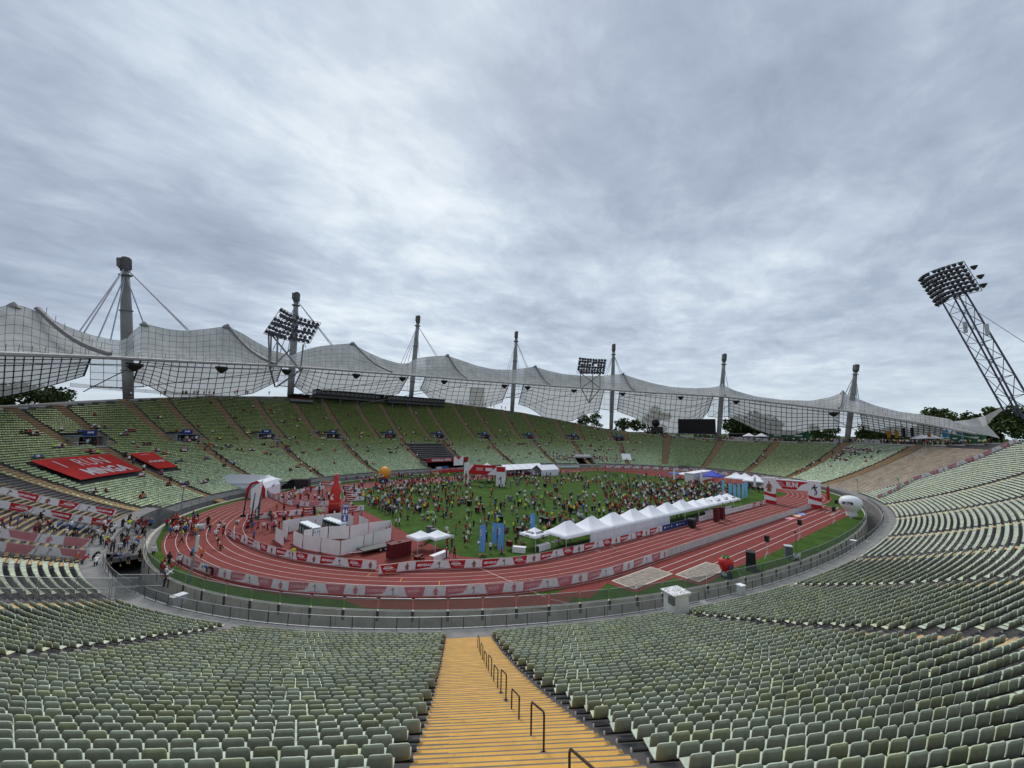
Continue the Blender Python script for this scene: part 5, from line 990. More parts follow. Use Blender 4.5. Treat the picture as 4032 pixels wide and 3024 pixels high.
# ---------------- stage under the bench block, far tents ----------------
p,a=frame_at(139.2,-5.); r=thing('stage','red stage with GENERALI banner roof at the foot of the far stand','stage',(p[0],p[1],.01),a); W_=9.2
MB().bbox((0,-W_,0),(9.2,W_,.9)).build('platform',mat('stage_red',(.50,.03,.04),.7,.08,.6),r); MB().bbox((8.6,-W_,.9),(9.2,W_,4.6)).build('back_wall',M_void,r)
for e in (-1,1): MB().bbox((3.5,e*W_-.2,.9),(9.2,e*W_+.2,4.4)).build('side_wall',M_conc,r)
MB().bbox((3.2,-W_-.6,3.9),(3.5,W_+.6,5.5)).build('roof_banner',mat('stage_banner',(.27,.015,.02),.7),r); MB().bbox((3.5,-W_-.3,4.9),(9.2,W_+.3,5.2)).build('roof',M_bdark,r)
text('GENERALI MÜN','lettering',M_wtext,1.25,r,(3.17,3.0,4.7),(math.pi/2,0,-math.pi/2),bold=.03); MB().bbox((2.9,-7.2,2.3),(3.1,-2.6,5.8)).build('white_wall',M_pw,r); b=MB(); b.plate([(-6.2,5.85),(-3.4,5.85),(-4.8,4.6)],0,.05); b.v=[(2.86-y,x,z_) for x,y,z_ in b.v]; b.build('red_wedge',M_pr,r)
for i in range(3): b=MB(); b.lathe([(.7,0),(.95,.25),(.6,.4)],12,(1.6,2.5-i*2.6,.9)); b.build('red_seat',M_ired,r)
b=MB(); b.box((5.,1.5,1.6),(1.5,5.,.9)); b.build('blue_cover',mat('cover_blue',(.05,.13,.30),.7),r); MB().box((4.6,3.4,1.4),(1.2,2.,1.)).build('white_cover',M_pw,r)
q=G(1022,1052); q1=G(1075,1056); rz=math.atan2((q1-q)[1],(q1-q)[0]); L=np.linalg.norm(q1-q); r=thing('media_wall','red and white media wall with big runner prints by the far side','backdrop',(*G(1002,1045)[:2],.012),rz); L=14.
MB().bbox((0,-.2,0),(1.6,.2,6.6)).build('left_tower',M_pw,r); MB().bbox((1.6,-.15,3.2),(L-3,.15,6.2)).build('beam',M_pr,r); MB().bbox((L-3,-.25,0),(L,.25,6.)).build('right_tower',M_pw,r); b=MB(); b.plate([(L-6,3.3),(L-3,3.3),(L-3,5.8)],-.17,-.155); b.plate([(1.62,6.15),(3.4,6.15),(1.62,4.)],-.17,-.155); b.build('white_print',M_pw,r); b=MB(); b.plate([(L-1.6+u*2.4,.6+v_*3.2) for u,v_ in RUN1],-.28,-.26); b.build('figure_print',M_pdark,r); b=MB(); b.plate([(L-2.9,4.4),(L-.1,4.4),(L-.1,5.9),(L-2.9,5.9)],-.28,-.26); b.build('red_print',M_pr,r); b=MB(); b.plate([(.8+u*2.2,.9+v_*4) for u,v_ in FIG2],-.23,-.21); b.build('figure_print',M_skinp,r)
for i,(x,y,w_) in enumerate(((4.2,5.2,3),(7.4,5.2,3))): MB().bbox((x,-.17,4.4),(x+2.3,-.155,5.4)).build('panel_print',M_pw if i else mat('print_pink',(.6,.25,.25),.7),r)
q=G(1051,1040); popup('popup_tent','white peaked tent behind the far media wall',q,6.5,6.5,0,3.4,6.3)
for i,(x,y,L,d,n) in enumerate(((1124,1024,19,8,0),(1178,1026,9,6,1))):
    q=G(x,y); r=thing('marquee_tent','%s white ridge roofed marquee on the far side'%('long' if i==0 else 'shorter'),'tent',(q[0],q[1],.012),-.05); h=2.3
    b=MB()
    g_=[[(-L/2+L*k/10,y_,z_) for k in range(11)] for y_,z_ in ((-d/2,h),(0,h+1.6),(d/2,h))]; b.grid(g_); b.build('roof',M_tent,r)
    for k in range(6): MB().tube([(-L/2+L*k/5,-d/2,0),(-L/2+L*k/5,-d/2,h)],.08,5).build('leg',M_leg,r); MB().tube([(-L/2+L*k/5,-d/2-.02,h+.04),(-L/2+L*k/5,0,h+1.64)],.05,4).build('rafter',M_leg,r)
    MB().bbox((-L/2,d/2-.1,0),(L/2,d/2,h)).build('back_wall',M_wallc,r)
    if i: MB().bbox((-L/2,-d/2,0),(L/2,-d/2+.1,h)).build('front_wall',M_wallc,r)
for i,(x,y,w_,m_,la) in enumerate(((1538,1043,7,mat('tent_blue',(.03,.06,.42),.6),'bright blue pop-up tent by the far corner'),(1591,1048,6,None,'white pop-up tent right of the blue tent'),(1610,1050,6,None,'second white pop-up tent right of the blue tent'),(1633,1055,6.5,None,'third white pop-up tent right of the blue tent'))): popup('popup_tent',la,G(x,y),w_,w_,.2,2.6,4.4,m=m_,walls='' if i<3 else 'r')
q=G(1538,1040); r=thing('white_cabin','white flat cabin behind the blue tent','cabin',(*(q+(0,5,0))[:2],.01),.1); MB().bbox((-9,-1.5,0),(9,1.5,2.9)).build('wall',M_pw,r); MB().bbox((-9.3,-1.8,2.9),(9.3,1.8,3.1)).build('roof',M_tent,r)
for i,(x,y) in enumerate(((1460,1034),(1478,1035),(1497,1037))): popup('popup_tent','low %s topped stall tent in the far stall row, %s from the left'%(('blue','white','blue')[i],ORD[i]),G(x,y),5.5,4,.05,2.1,2.6,m=(mat('stall_blue',(.05,.13,.38),.6),M_tent)[i%2],group='stall tents in the far row')
# picture banner on the far seats
p=B(44.3,3.); r=thing('picture_banner','white and red picture banner hanging on the far seats','banner',(p[0],p[1],p[2]),facing(44.3)); sl=math.atan(.33); b=MB(); b.box((2.2,0,1.9),(.06,4.6,4.6),M=np.array([[math.cos(-.9),0,math.sin(.9)],[0,1,0],[-math.sin(.9),0,math.cos(.9)]])); b.build('cloth',M_pw,r); b=MB(); b.box((2.0,0,1.3),(.06,4.2,2.4),M=np.array([[math.cos(-.9),0,math.sin(.9)],[0,1,0],[-math.sin(.9),0,math.cos(.9)]])); b.build('picture_print',mat('picture_dark_red',(.11,.03,.035),.7,.6,.8),r)
# ---------------- loudspeakers and kit on the near grass ----------------
def spk(label,x,y,h=2.3):
    q=G(x,y); r=thing('tripod_speaker',label,'speaker',(*q[:2],.012),math.atan2((CAMP-q)[1],(CAMP-q)[0])+1.2,'black speakers on tripods along the runway'); b=MB(); b.tube([(0,0,.5),(0,0,h)],.03,5); b.build('pole',M_leg,r)
    for k in range(3): a_=k*2.1+.4; MB().tube([(0,0,.85),(.75*math.cos(a_),.75*math.sin(a_),0)],.022,4).build('leg',M_leg,r)
    b=MB(); b.poly([(-.22,-.26),(.26,-.34),(.26,.34),(-.22,.26)],h,h+.85); b.build('speaker_box',M_black,r); MB().bbox((.262,-.28,h+.05),(.275,.28,h+.8)).build('grille',mat('grille',(.03,.03,.03),.8),r)
spk('black speaker on a white tripod nearest to the strawberry',1658,1206); spk('black speaker on a white tripod, middle one along the runway',1729,1167,2.5); spk('black speaker on a white tripod near the white balloon',1803,1132,2.5); spk('black speaker on a tripod behind the runway end boxes',1808,1107,2.)
q=G(1623,1231); r=thing('speaker_stack','black loudspeaker box standing on a dark road case','speaker',(*q[:2],.012),.35); MB().bbox((-.75,-.55,.95),(.55,.55,2.35)).build('speaker_box',M_black,r); MB().bbox((-.8,-.6,0),(.75,.6,.93)).build('road_case',mat('case_dark',(.035,.035,.038),.6),r); MB().bbox((-.45,-.565,1.75),(-.15,-.551,1.9)).build('badge',M_pw,r)
for e in (-.7,.65): MB().bbox((e-.02,-.615,.05),(e+.02,-.601,.9)).build('case_edge',M_leg,r)
q=G(1704,1206); r=thing('equipment_rack','grey equipment rack with pale lid on the grass','rack',(*q[:2],.012),.5); MB().bbox((-.5,-.45,0),(.5,.45,1.7)).build('case',mat('rack_grey',(.10,.11,.12),.6),r); MB().bbox((-.55,-.5,1.7),(.55,.5,1.78)).build('lid',mat('rack_lid',(.45,.46,.47),.6),r); MB().bbox((-.42,-.465,.3),(.42,-.451,1.5)).build('front_panel',M_black,r)
q=G(1721,1199); r=thing('microphone_stand','thin black stand with a small lamp on the grass','stand',(*q[:2],.012)); MB().tube([(0,0,0),(0,0,3.2)],.025,5).build('pole',M_black,r); MB().box((0,0,3.25),(.35,.2,.25)).build('head',M_black,r); MB().box((0,0,.03),(.5,.5,.05)).build('base',M_black,r)
q=G(1716,1208); r=thing('plastic_cover','crumpled white plastic sheet by the glass fence','sheet',(*q[:2],.012)); b=MB(); b.grid([[(x*.6,y_*.5,.35+.35*math.sin(x*2.3+y_*1.7)+.25*math.cos(x*3.1-y_)) for x in np.linspace(-1.4,1.4,8)] for y_ in np.linspace(-1.2,1.2,7)]); b.build('sheet',M_pw,r)
for i,(x,y,c,la) in enumerate(((1500,1060,(.75,.3,.35),'pink'),(1528,1052,(.8,.5,.35),'orange'),(1556,1050,(.25,.35,.7),'blue'))):
    q=G((1500,1548,1572)[i]+ (0),(1104,1097,1094)[i]); q=G(*((1503,1105),(1540,1098),(1570,1094))[i]) if False else np.array([*((12.5,-48.9),(17.4,-48.8),(20.5,-48.7))[i],.014]); r=thing('flat_cloth','%s cloth lying flat on the runway before the arch'%la,'cloth',q,.2*i,'cloths on the runway'); b=MB(); b.poly([(-1.3,-.7),(1.2,-.8),(1.5,.5),(-.6,.8),(-1.5,.2)],0,.03); b.build('cloth',mat('cloth_'+la,c,.8,.1,2),r)
# bin, cabinets, poles
q=G(1495,1139); r=thing('rubbish_container','black wheeled rubbish container beside the inner track','bin',(*q[:2],.012),.15); b=MB(); b.grid([[(-.6,-.5,.15),(.6,-.5,.15),(.6,.5,.15),(-.6,.5,.15)],[(-.75,-.6,1.4),(.75,-.6,1.4),(.75,.6,1.4),(-.75,.6,1.4)]],closed=True); b.build('tub',mat('bin_black',(.016,.018,.018),.5),r); b=MB(); b.plate([(-.8,1.4),(.8,1.4),(.7,1.55),(-.7,1.62)],-.65,.65); b.build('lid',mat('bin_lid',(.035,.04,.04),.45),r)
for x in (-.5,.5): b=MB(); b.lathe([(.14,-.04),(.14,.04)],10); b.v=[(x+u,-.5+w_,.14+v_) for u,v_,w_ in b.v]; b.build('wheel',M_black,r)
M_cab=mat('cabinet_white',(.60,.60,.585),.7,.08,1.2)
p=G(1461,1330,.55); n_=base(st(*p[:2])[0])[1]; r=thing('metal_cabinet','white corrugated metal cabinet on the walkway railing','cabinet',(*p[:2],-.1),math.atan2(n_[1],n_[0])+math.pi/2)
b=MB(); P_=[]
for i in range(24): P_.append((-.85+1.7*i/23,-.7-(.03 if i%2 else 0)))
for i in range(17): P_.append((.85+(.03 if i%2 else 0),-.68+1.36*i/16))
P_+= [(.85,.7),(-.85,.7)]
b.poly(P_,0,2.8); b.build('body',M_cab,r); b=MB(); b.plate([(-1.05,2.8),(1.0,2.8),(1.0,2.96),(-1.05,2.88)],-.9,.9); b.build('roof',mat('cabinet_roof',(.68,.68,.67),.6),r); MB().bbox((-1.12,-.85,2.0),(-.86,-.2,2.65)).build('meter_box',mat('meter_grey',(.12,.125,.12),.6),r)
b=MB()
for i in range(60): x,y_=random.uniform(-.9,.9),random.uniform(-.8,.8); b.box((x,y_,2.97+.03*x),(.05,.03,.04),random.random()*3)
b.build('roof_debris',M_cdark,r)['kind']='stuff'
p=G(1601,1285,.2); n_=base(st(*p[:2])[0])[1]; r=thing('small_cabinet','small white cabinet behind the railing right of the big one','cabinet',(*p[:2],-.5),math.atan2(n_[1],n_[0])+math.pi/2); MB().bbox((-.32,-.3,0),(.32,.3,1.7)).build('body',M_cab,r); MB().bbox((-.4,-.36,1.7),(.4,.36,1.78)).build('lid',M_tent,r); MB().bbox((-.28,-.33,.1),(.28,-.305,1.6)).build('door',mat('cabinet_door',(.48,.48,.47),.7),r)
p=G(1844,1172,.3); r=thing('small_cabinet','tiny white post cabinet in the moat by the far right wall','cabinet',(*p[:2],-1.2)); MB().bbox((-.25,-.25,0),(.25,.25,1.8)).build('body',M_cab,r); MB().bbox((-.4,-.4,1.8),(.4,.4,1.9)).build('lid',M_tent,r)
p=G(383,1305,.4); r=thing('grey_box','pale grey metal box by the gate on the left walkway','box',(*p[:2],.35),.5); MB().bbox((-.6,-.4,0),(.6,.4,.85)).build('body',mat('box_grey',(.42,.44,.43),.6),r); MB().bbox((-.64,-.44,.85),(.64,.44,.9)).build('lid',M_cab,r)
for i,(x0,y0,x1,y1,la) in enumerate(((409,1264,420,1141,'grey lamp pole with white box behind the left glass fence'),(390,1112,397,1052,'dark lamp pole before the far left seats'),(1946,1062,1946,1036,'small pole with green sign on the tan steps'),(1857,1075,1857,1046,'thin pole by the far tan steps'))):
    if i<2: q=G(x0,y0,-.5 if i==0 else 0)
    else: q=B(*HIT(x0*.9985,y0))
    h=(y0-y1)*DEP(q)/856; r=thing('lamp_pole',la,'pole',q); MB().tube([(0,0,0),(.25 if i==0 else 0,0,h)],[.13 if i<2 else .06,.08 if i<2 else .05],7).build('pole',M_mast,r)
    if i==0: MB().box((.3,0,h*.70),(.34,.30,h*.27)).build('white_box',M_cab,r); MB().box((.35,.1,h),(.7,.25,.25)).build('lamp_head',M_cab,r)
    else: MB().box((0,.1,h),(.6,.4,.15 if i==1 else .7)).build('lamp_head',M_cab if i==1 else mat('sign_green',(.25,.45,.28),.6),r)
# gate at the left end of the railing
p0,p1,p2=B(291,-.2),B(291,-2.2),np.array([*G(311,1225,.4)[:2],.4]); mesh_fence([p0,p1,p1+(p1-p0)*.9],'tall grey gate fence at the left end of the walkway',2.3)

for r in PRO.values():
    for o in [*r.children_recursive,r]: bpy.data.objects.remove(o)
# ---------------- trees and what lies beyond ----------------
M_bark=mat('bark',(.05,.04,.03),.95,.3,3); MT=matattr('foliage',.8,.25,.8,.15)
def tree(base_,h,w,c,label,n=1500,trunk=.28,group='trees beyond the stadium',kind='broadleaf_tree'):
    r=thing(kind,label,'tree',base_,RNG.random()*6,group); b=MB(); b.tube([(0,0,0),(.1,0,h*.35),(-.1,.1,h*.7)],[h*.022,h*.017,h*.006],6)
    L=[]
    for k in range(6): a=k*1.05; z=h*(.3+.07*k); e=(math.cos(a)*w*.3,math.sin(a)*w*.3,z+h*.15); b.tube([(0,0,z),e],[h*.009,h*.003],4)
    b.build('trunk',M_bark,r)
    m=14; cl=RNG.normal(0,1,(m,3)); cl/=np.linalg.norm(cl,axis=1)[:,None]; cl*=RNG.uniform(.35,.95,(m,1)); cen=cl*np.array([w*.38,w*.38,h*.42])+np.array([0,0,h*.50]); rad=RNG.uniform(.13,.22,m)*w
    i=RNG.integers(0,m,n); d=RNG.normal(0,1,(n,3)); d/=np.linalg.norm(d,axis=1)[:,None]; p=cen[i]+d*(rad[i]*RNG.uniform(.45,1.05,n))[:,None]*np.array([1,1,.8]); s=w*RNG.uniform(.02,.045,n)
    u=RNG.normal(0,1,(n,3)); u/=np.linalg.norm(u,axis=1)[:,None]; v=np.cross(u,RNG.normal(0,1,(n,3))); v/=np.linalg.norm(v,axis=1)[:,None]
    V=np.stack([p-u*s[:,None],p+v*s[:,None]*.8,p+u*s[:,None],p-v*s[:,None]*.8],1).reshape(-1,3); F=np.arange(4*n).reshape(-1,4); C=np.repeat(np.array(c)*RNG.uniform(.6,1.5,(m,1))[i]*RNG.uniform(.8,1.25,(n,1)),4,0)
    link('crown',nmesh('crown',V,F,MT,C),r)
def tz(q): return max(2.,float(q[2]))
TR=[(25,888,60,95,28,'dark broad tree behind the left end of the far stand'),(95,884,50,80,30,'dark tree under the left roof bay'),(140,882,36,50,34,'small dark tree at the left roof opening'),(1262,930,44,40,60,'loose green tree in the opening right of the small floodlight'),(1288,930,54,34,75,'taller thin tree beside the fifth mast'),(1346,930,36,40,80,'dark green tree right of the fifth mast'),(1376,932,30,44,90,'low dark green tree under the roof edge'),(1418,945,72,60,40,'dark tree seen through the roof panes by the loudspeaker'),(1590,955,62,60,38,'very dark tree right of the black screen'),(1636,957,70,80,40,'very dark broad tree behind the roof panes'),(1684,957,46,60,44,'dark low tree where the roof bay ends'),(1722,952,26,40,70,'round low tree in the sixth opening'),(1762,952,30,46,76,'round low tree left of the last mast'),(1800,952,26,40,80,'low green tree by the green banners'),(1880,954,34,56,66,'dark low tree right of the last mast'),(1930,956,34,56,70,'dark low tree in the last opening'),(1990,960,36,60,60,'dark low tree behind the small white tents'),(2024,935,58,70,130,'round dark tree rising over the end of the roof'),(2095,935,44,60,140,'low round tree right of the end of the roof'),(2165,960,90,90,80,'big dark tree behind the tower foot'),(2225,960,96,90,70,'big dark tree at the right edge'),(2120,960,50,60,90,'dark tree by the low roof end')]
for i,(x,y,h,w,dt,la) in enumerate(TR):
    s_,_,_=st(*RT(x,900,33.)[:2]); T_=float(rim(s_))+dt; q=RT(x,min(y,880) if x<200 else y,T_).copy(); dd=DEP(q); top=CAMP[2]+0; q2=RT(x,y-h,T_); zb=min(q[2],zt(30,0)+2) if x>200 else q[2]-3; H_=q2[2]-zb+1; q[2]=zb
    tree(q,H_,w*dd/856*1.15,(.042,.06,.018) if x<1250 or 1400<x<1700 else (.06,.09,.024) if x<1400 else (.055,.082,.024),la,1700 if w>50 else 1100)
b_=[];c_=[]
for a0,a1,nn_ in ((math.radians(-12),math.radians(34),5200),(math.radians(34),math.radians(44),900)):
    a=RNG.uniform(a0,a1,nn_); R_=RNG.uniform(330,420,nn_); hh=(9+4*np.sin(a*61)+3*np.sin(a*143)+2*np.sin(a*317))*RNG.uniform(0,1,nn_)**.6; p=np.c_[CAMP[0]+R_*np.cos(a),CAMP[1]+R_*np.sin(a),6+hh]; s=RNG.uniform(.8,1.7,nn_); u=RNG.normal(0,1,(nn_,3)); u/=np.linalg.norm(u,axis=1)[:,None]; v=np.cross(u,RNG.normal(0,1,(nn_,3))); v/=np.linalg.norm(v,axis=1)[:,None]
    b_.append(np.stack([p-u*s[:,None],p+v*s[:,None],p+u*s[:,None],p-v*s[:,None]],1).reshape(-1,3)); c_.append(np.repeat(np.array((.055,.078,.026))*RNG.uniform(.5,1.4,(nn_,1)),4,0))
V=np.concatenate(b_); o=link('far_wood',nmesh('far_wood',V,np.arange(len(V)).reshape(-1,4),MT,np.concatenate(c_)),kind='stuff'); o['label']='low far wood beyond the right end of the stadium'
q=RT(1030,878,260.); r=thing('office_tower','pale office tower seen through the roof panes','building',(*q[:2],5),math.atan2(FW[1],FW[0])-math.pi/2); wq=30*DEP(q)/856; hq=RT(1030,838,260.)[2]-5; MB().bbox((-wq/2,-wq/2,0),(wq/2,wq/2,hq)).build('wall',mat('tower_grey',(.12,.15,.19),.5,.1,.05),r)
for k in range(12): MB().bbox((-wq/2-.1,-wq/2-.15,hq*(.3+k*.057)),(wq/2+.1,-wq/2-.05,hq*(.3+k*.057)+hq*.03)).build('window_band',M_win,r)
# plaza at the far right rim: stalls, flags, banners, railing
def PZ(x,y,dt): s_,_,_=st(*RT(x,945,31.)[:2]); q=RT(x,y,float(rim(s_))+dt).copy(); q[2]=zt(float(rim(s_)),base(s_)[0][1])+.03; return q
for i,(x,w) in enumerate(((1506,5),(1618,5),(1645,5),(1992,5),(2010,5))): popup('popup_tent','small white stall tent on the far rim plaza, %s from the left'%ORD[i],PZ(x,945,9),w,w,.5,2.3,3.8,group='white stall tents on the far rim plaza')
M_gb=mat('banner_green',(.03,.12,.06),.7,.2,.5)
for i,(x0,x1,dt,h) in enumerate(((1660,1700,14,5.),(1700,1748,14,5.),(2050,2075,6,3.2),(2080,2130,6,3.4))):
    a_,b_=PZ(x0,940,dt),PZ(x1,940,dt); r=thing('green_banner','green banner wall on the far rim plaza, %s from the left'%ORD[i],'banner',a_,0,'green banners on the far rim plaza'); longbox(r,a_,a_,b_,a_[2]+(.0 if i>1 else .8),a_[2]+h,0,.08,'cloth',M_gb); longbox(r,a_,a_*.7+b_*.3,a_*.3+b_*.7,a_[2]+h*.5,a_[2]+h*.62,-.05,-.01,'white_print',M_pw); MB().tube([(0,0,0),(0,0,h)],.06,5).build('pole',M_leg,r)
for i,(x,c,h,w,la) in enumerate(((1916,(.50,.24,.02),5,1.5,'left yellow'),(1933,(.50,.24,.02),5,1.5,'right yellow'),(1950,(.01,.012,.02),6,1.2,'left black'),(1968,(.01,.012,.02),6.2,1.2,'right black'),(2036,(.05,.25,.42),4.8,2.2,'light blue square'),(2068,(.08,.22,.36),3.6,1.8,'small blue'),(2004,(.4,.16,.03),4,1.2,'orange'))):
    q=PZ(x,943,7); r=thing('plaza_flag','%s flag on the far rim plaza'%la,'flag',q,math.atan2(FW[1],FW[0])-math.pi/2,'flags on the far rim plaza'); MB().tube([(0,0,0),(0,0,h)],.05,5).build('pole',M_black,r); b=MB(); b.plate([(0,h*.45),(w,h*.47),(w,h),(0,h)],-.02,.02); b.build('cloth',mat('plaza_%s'%la.replace(' ','_'),c,.7),r)
for i,(x0,x1) in enumerate(((1573,1640),(1640,1690),(1800,1850),(1860,1905))):
    a_,b_=PZ(x0,945,3+i%2),PZ(x1,945,3); r=thing('white_counter','long low white counter on the far rim plaza, %s from the left'%ORD[i],'counter',a_,0,'white counters on the far rim plaza'); longbox(r,a_,a_,b_,a_[2],a_[2]+1.3,0,.6,'front',mat('counter_white',(.5,.5,.49),.8,.1,.4)); longbox(r,a_,a_,b_,a_[2]+1.3,a_[2]+1.4,-.1,.7,'top',M_lc)
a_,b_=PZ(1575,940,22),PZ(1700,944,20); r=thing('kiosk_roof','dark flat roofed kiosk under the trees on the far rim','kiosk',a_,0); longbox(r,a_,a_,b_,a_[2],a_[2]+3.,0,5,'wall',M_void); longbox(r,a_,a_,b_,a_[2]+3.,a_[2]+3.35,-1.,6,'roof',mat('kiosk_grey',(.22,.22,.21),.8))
railing(178,222,'railing along the left rim of the far stand',2.6,t=float(rim(200))); 
# ---------------- people ----------------
POSES={}
def pose(kind):
    J=dict(pel=(0,0,.95),che=(0,0,1.30),nek=(0,.01,1.47),hea=(0,.03,1.58),top=(0,.02,1.70),sL=(-.19,0,1.40),sR=(.19,0,1.40),eL=(-.25,-.02,1.13),eR=(.25,-.02,1.13),hL=(-.23,.06,.90),hR=(.23,.06,.90),tL=(-.09,0,.88),tR=(.09,0,.88),kL=(-.10,.03,.50),kR=(.10,.03,.50),aL=(-.10,0,.09),aR=(.11,0,.09),fL=(-.11,.15,.045),fR=(.12,.15,.045))
    if kind=='phone': J.update(eL=(-.24,.12,1.18),hL=(-.10,.32,1.38),eR=(.24,.12,1.18),hR=(.10,.32,1.38))
    if kind=='hip': J.update(eL=(-.38,-.05,1.16),hL=(-.17,.05,1.0),kR=(.16,.08,.5),aR=(.2,.02,.09),fR=(.24,.16,.045))
    if kind=='walk': J.update(kL=(-.1,.18,.51),aL=(-.1,.26,.10),fL=(-.1,.40,.07),kR=(.1,-.05,.50),aR=(.1,-.30,.14),fR=(.1,-.18,.05),eL=(-.25,-.14,1.16),hL=(-.24,-.10,.92),eR=(.25,.10,1.15),hR=(.22,.26,1.0))
    if kind=='run': J.update(che=(0,.08,1.30),nek=(0,.12,1.46),hea=(0,.17,1.56),top=(0,.17,1.68),sL=(-.19,.08,1.40),sR=(.19,.08,1.40),kL=(-.1,.32,.68),aL=(-.1,.20,.30),fL=(-.1,.34,.24),kR=(.1,-.12,.52),aR=(.1,-.42,.28),fR=(.1,-.44,.14),eL=(-.25,-.18,1.2),hL=(-.22,.02,1.08),eR=(.25,.2,1.16),hR=(.18,.36,1.32))
    if kind=='lean': J.update(che=(0,.30,1.16),nek=(0,.44,1.27),hea=(0,.53,1.33),top=(0,.60,1.42),sL=(-.19,.36,1.25),sR=(.19,.36,1.25),eL=(-.26,.46,1.03),hL=(-.16,.62,1.05),eR=(.26,.46,1.03),hR=(.16,.62,1.05))
    if kind=='sit': J.update(pel=(0,0,.14),che=(0,-.05,.50),nek=(0,-.02,.67),hea=(0,.01,.78),top=(0,0,.90),sL=(-.19,-.05,.60),sR=(.19,-.05,.60),eL=(-.26,.10,.40),hL=(-.14,.34,.42),eR=(.26,.10,.40),hR=(.14,.34,.42),tL=(-.10,.05,.14),tR=(.10,.05,.14),kL=(-.16,.44,.46),kR=(.16,.42,.44),aL=(-.14,.60,.08),aR=(.14,.62,.08),fL=(-.15,.76,.05),fR=(.15,.78,.05))
    if kind=='seat': J.update(pel=(0,0,.48),che=(0,-.04,.84),nek=(0,.02,1.0),hea=(0,.06,1.11),top=(0,.05,1.23),sL=(-.19,-.03,.94),sR=(.19,-.03,.94),eL=(-.25,.10,.70),hL=(-.10,.32,.62),eR=(.25,.10,.70),hR=(.10,.32,.62),tL=(-.10,.06,.47),tR=(.10,.06,.47),kL=(-.12,.46,.47),kR=(.12,.46,.47),aL=(-.11,.48,.09),aR=(.11,.50,.09),fL=(-.12,.63,.045),fR=(.12,.65,.045))
    if kind=='lie': J.update(pel=(0,0,.13),che=(0,-.34,.24),nek=(0,-.50,.34),hea=(0,-.58,.42),top=(0,-.64,.53),sL=(-.19,-.42,.29),sR=(.19,-.42,.29),eL=(-.30,-.50,.10),hL=(-.28,-.30,.05),eR=(.30,-.50,.10),hR=(.28,-.30,.05),tL=(-.09,.06,.12),tR=(.09,.06,.12),kL=(-.12,.46,.16),kR=(.12,.46,.12),aL=(-.14,.88,.07),aR=(.14,.88,.07),fL=(-.17,.92,.2),fR=(.17,.92,.2))
    R=dict(pel=.135,che=.15,nek=.06,hea=.095,top=.075,sL=.07,sR=.07,eL=.048,eR=.048,hL=.042,hR=.042,tL=.095,tR=.095,kL=.065,kR=.065,aL=.045,aR=.045,fL=.042,fR=.042)
    E=[('pel','che',1),('che','nek',1),('nek','hea',0),('hea','top',4),('che','sL',1),('che','sR',1),('sL','eL',1),('sR','eR',1),('eL','hL',0),('eR','hR',0),('pel','tL',2),('pel','tR',2),('tL','kL',2),('tR','kR',2),('kL','aL',5),('kR','aR',5),('aL','fL',3),('aR','fR',3)]
    return J,R,E
def build_pose(kind,sub):
    J,R,E=pose(kind); N=list(J); me=bpy.data.meshes.new('pose'); me.from_pydata([J[k] for k in N],[(N.index(a),N.index(b)) for a,b,_ in E],[]); o=bpy.data.objects.new('pose',me); COL.objects.link(o); m=o.modifiers.new('skin','SKIN'); m.use_smooth_shade=True
    if not me.skin_vertices: me.attributes.new
    bpy.context.view_layer.objects.active=o
    if len(me.skin_vertices)==0: bpy.ops.mesh.customdata_skin_add()
    for i,k in enumerate(N): sv=me.skin_vertices[0].data[i]; sv.radius=(R[k],R[k]*(.72 if k in('che','pel') else 1)); sv.use_root=(k=='pel')
    if sub: o.modifiers.new('sub','SUBSURF').levels=sub
    bpy.context.view_layer.update(); e=bpy.data.meshes.new_from_object(o.evaluated_get(bpy.context.evaluated_depsgraph_get())); bpy.data.objects.remove(o)
    segs=[(np.array(J[a],float),np.array(J[b],float),t,(R[a]+R[b])/2) for a,b,t in E]; idx=[]
    for f in e.polygons:
        c=np.array(f.center); best=min(segs,key=lambda s:np.linalg.norm(c-(s[0]+(s[1]-s[0])*np.clip(((c-s[0])@(s[1]-s[0]))/((s[1]-s[0])@(s[1]-s[0])+1e-9),0,1)))-s[3]); t=best[2]
        if t==4 and c[1]>np.array(J['hea'])[1]+.035 and kind!='lie' and c[2]<np.array(J['hea'])[2]+.07: t=0
        if best[0][2]==J['sL'][2] and t==1 and False: t=0
        idx.append(t)
    e.polygons.foreach_set('material_index',idx); e.polygons.foreach_set('use_smooth',[True]*len(idx)); return e
PK=['stand','phone','hip','walk','run','lean','sit','seat','lie']
PMESH={k:build_pose(k,1) for k in PK}; PLOW={k:build_pose(k,0) for k in PK}
SH={'white':(.72,.72,.72),'red':(.36,.022,.025),'black':(.014,.014,.016),'dark grey':(.07,.07,.075),'orange':(.68,.16,.04),'bright yellow':(.62,.78,.06),'blue':(.05,.13,.36),'mint':(.35,.62,.56),'light grey':(.33,.33,.34),'pink':(.70,.15,.25),'dark red':(.15,.012,.02),'beige':(.38,.29,.21)}
SW=[.24,.19,.19,.09,.05,.04,.06,.025,.06,.015,.06,.015]; BT={'black shorts':(.014,.014,.016,0),'black trousers':(.016,.016,.02,1),'blue shorts':(.03,.05,.15,0),'jeans':(.05,.075,.14,1),'grey shorts':(.12,.12,.125,0),'red shorts':(.25,.02,.03,0)}; BW=[.46,.22,.08,.12,.08,.04]
SKIN=[(.45,.25,.17),(.36,.19,.12),(.52,.31,.22),(.20,.10,.06)]; HAIR=[(.03,.02,.015),(.10,.06,.03),(.25,.17,.08),(.012,.01,.01),(.6,.6,.6)]
def pm(pfx,c): return mat(pfx+'_%d_%d_%d'%tuple(int(x*1000) for x in c),c,.75)
PEOPLE=[]   # (pos, rot, pose, shirt, bottom, zone, seated?)
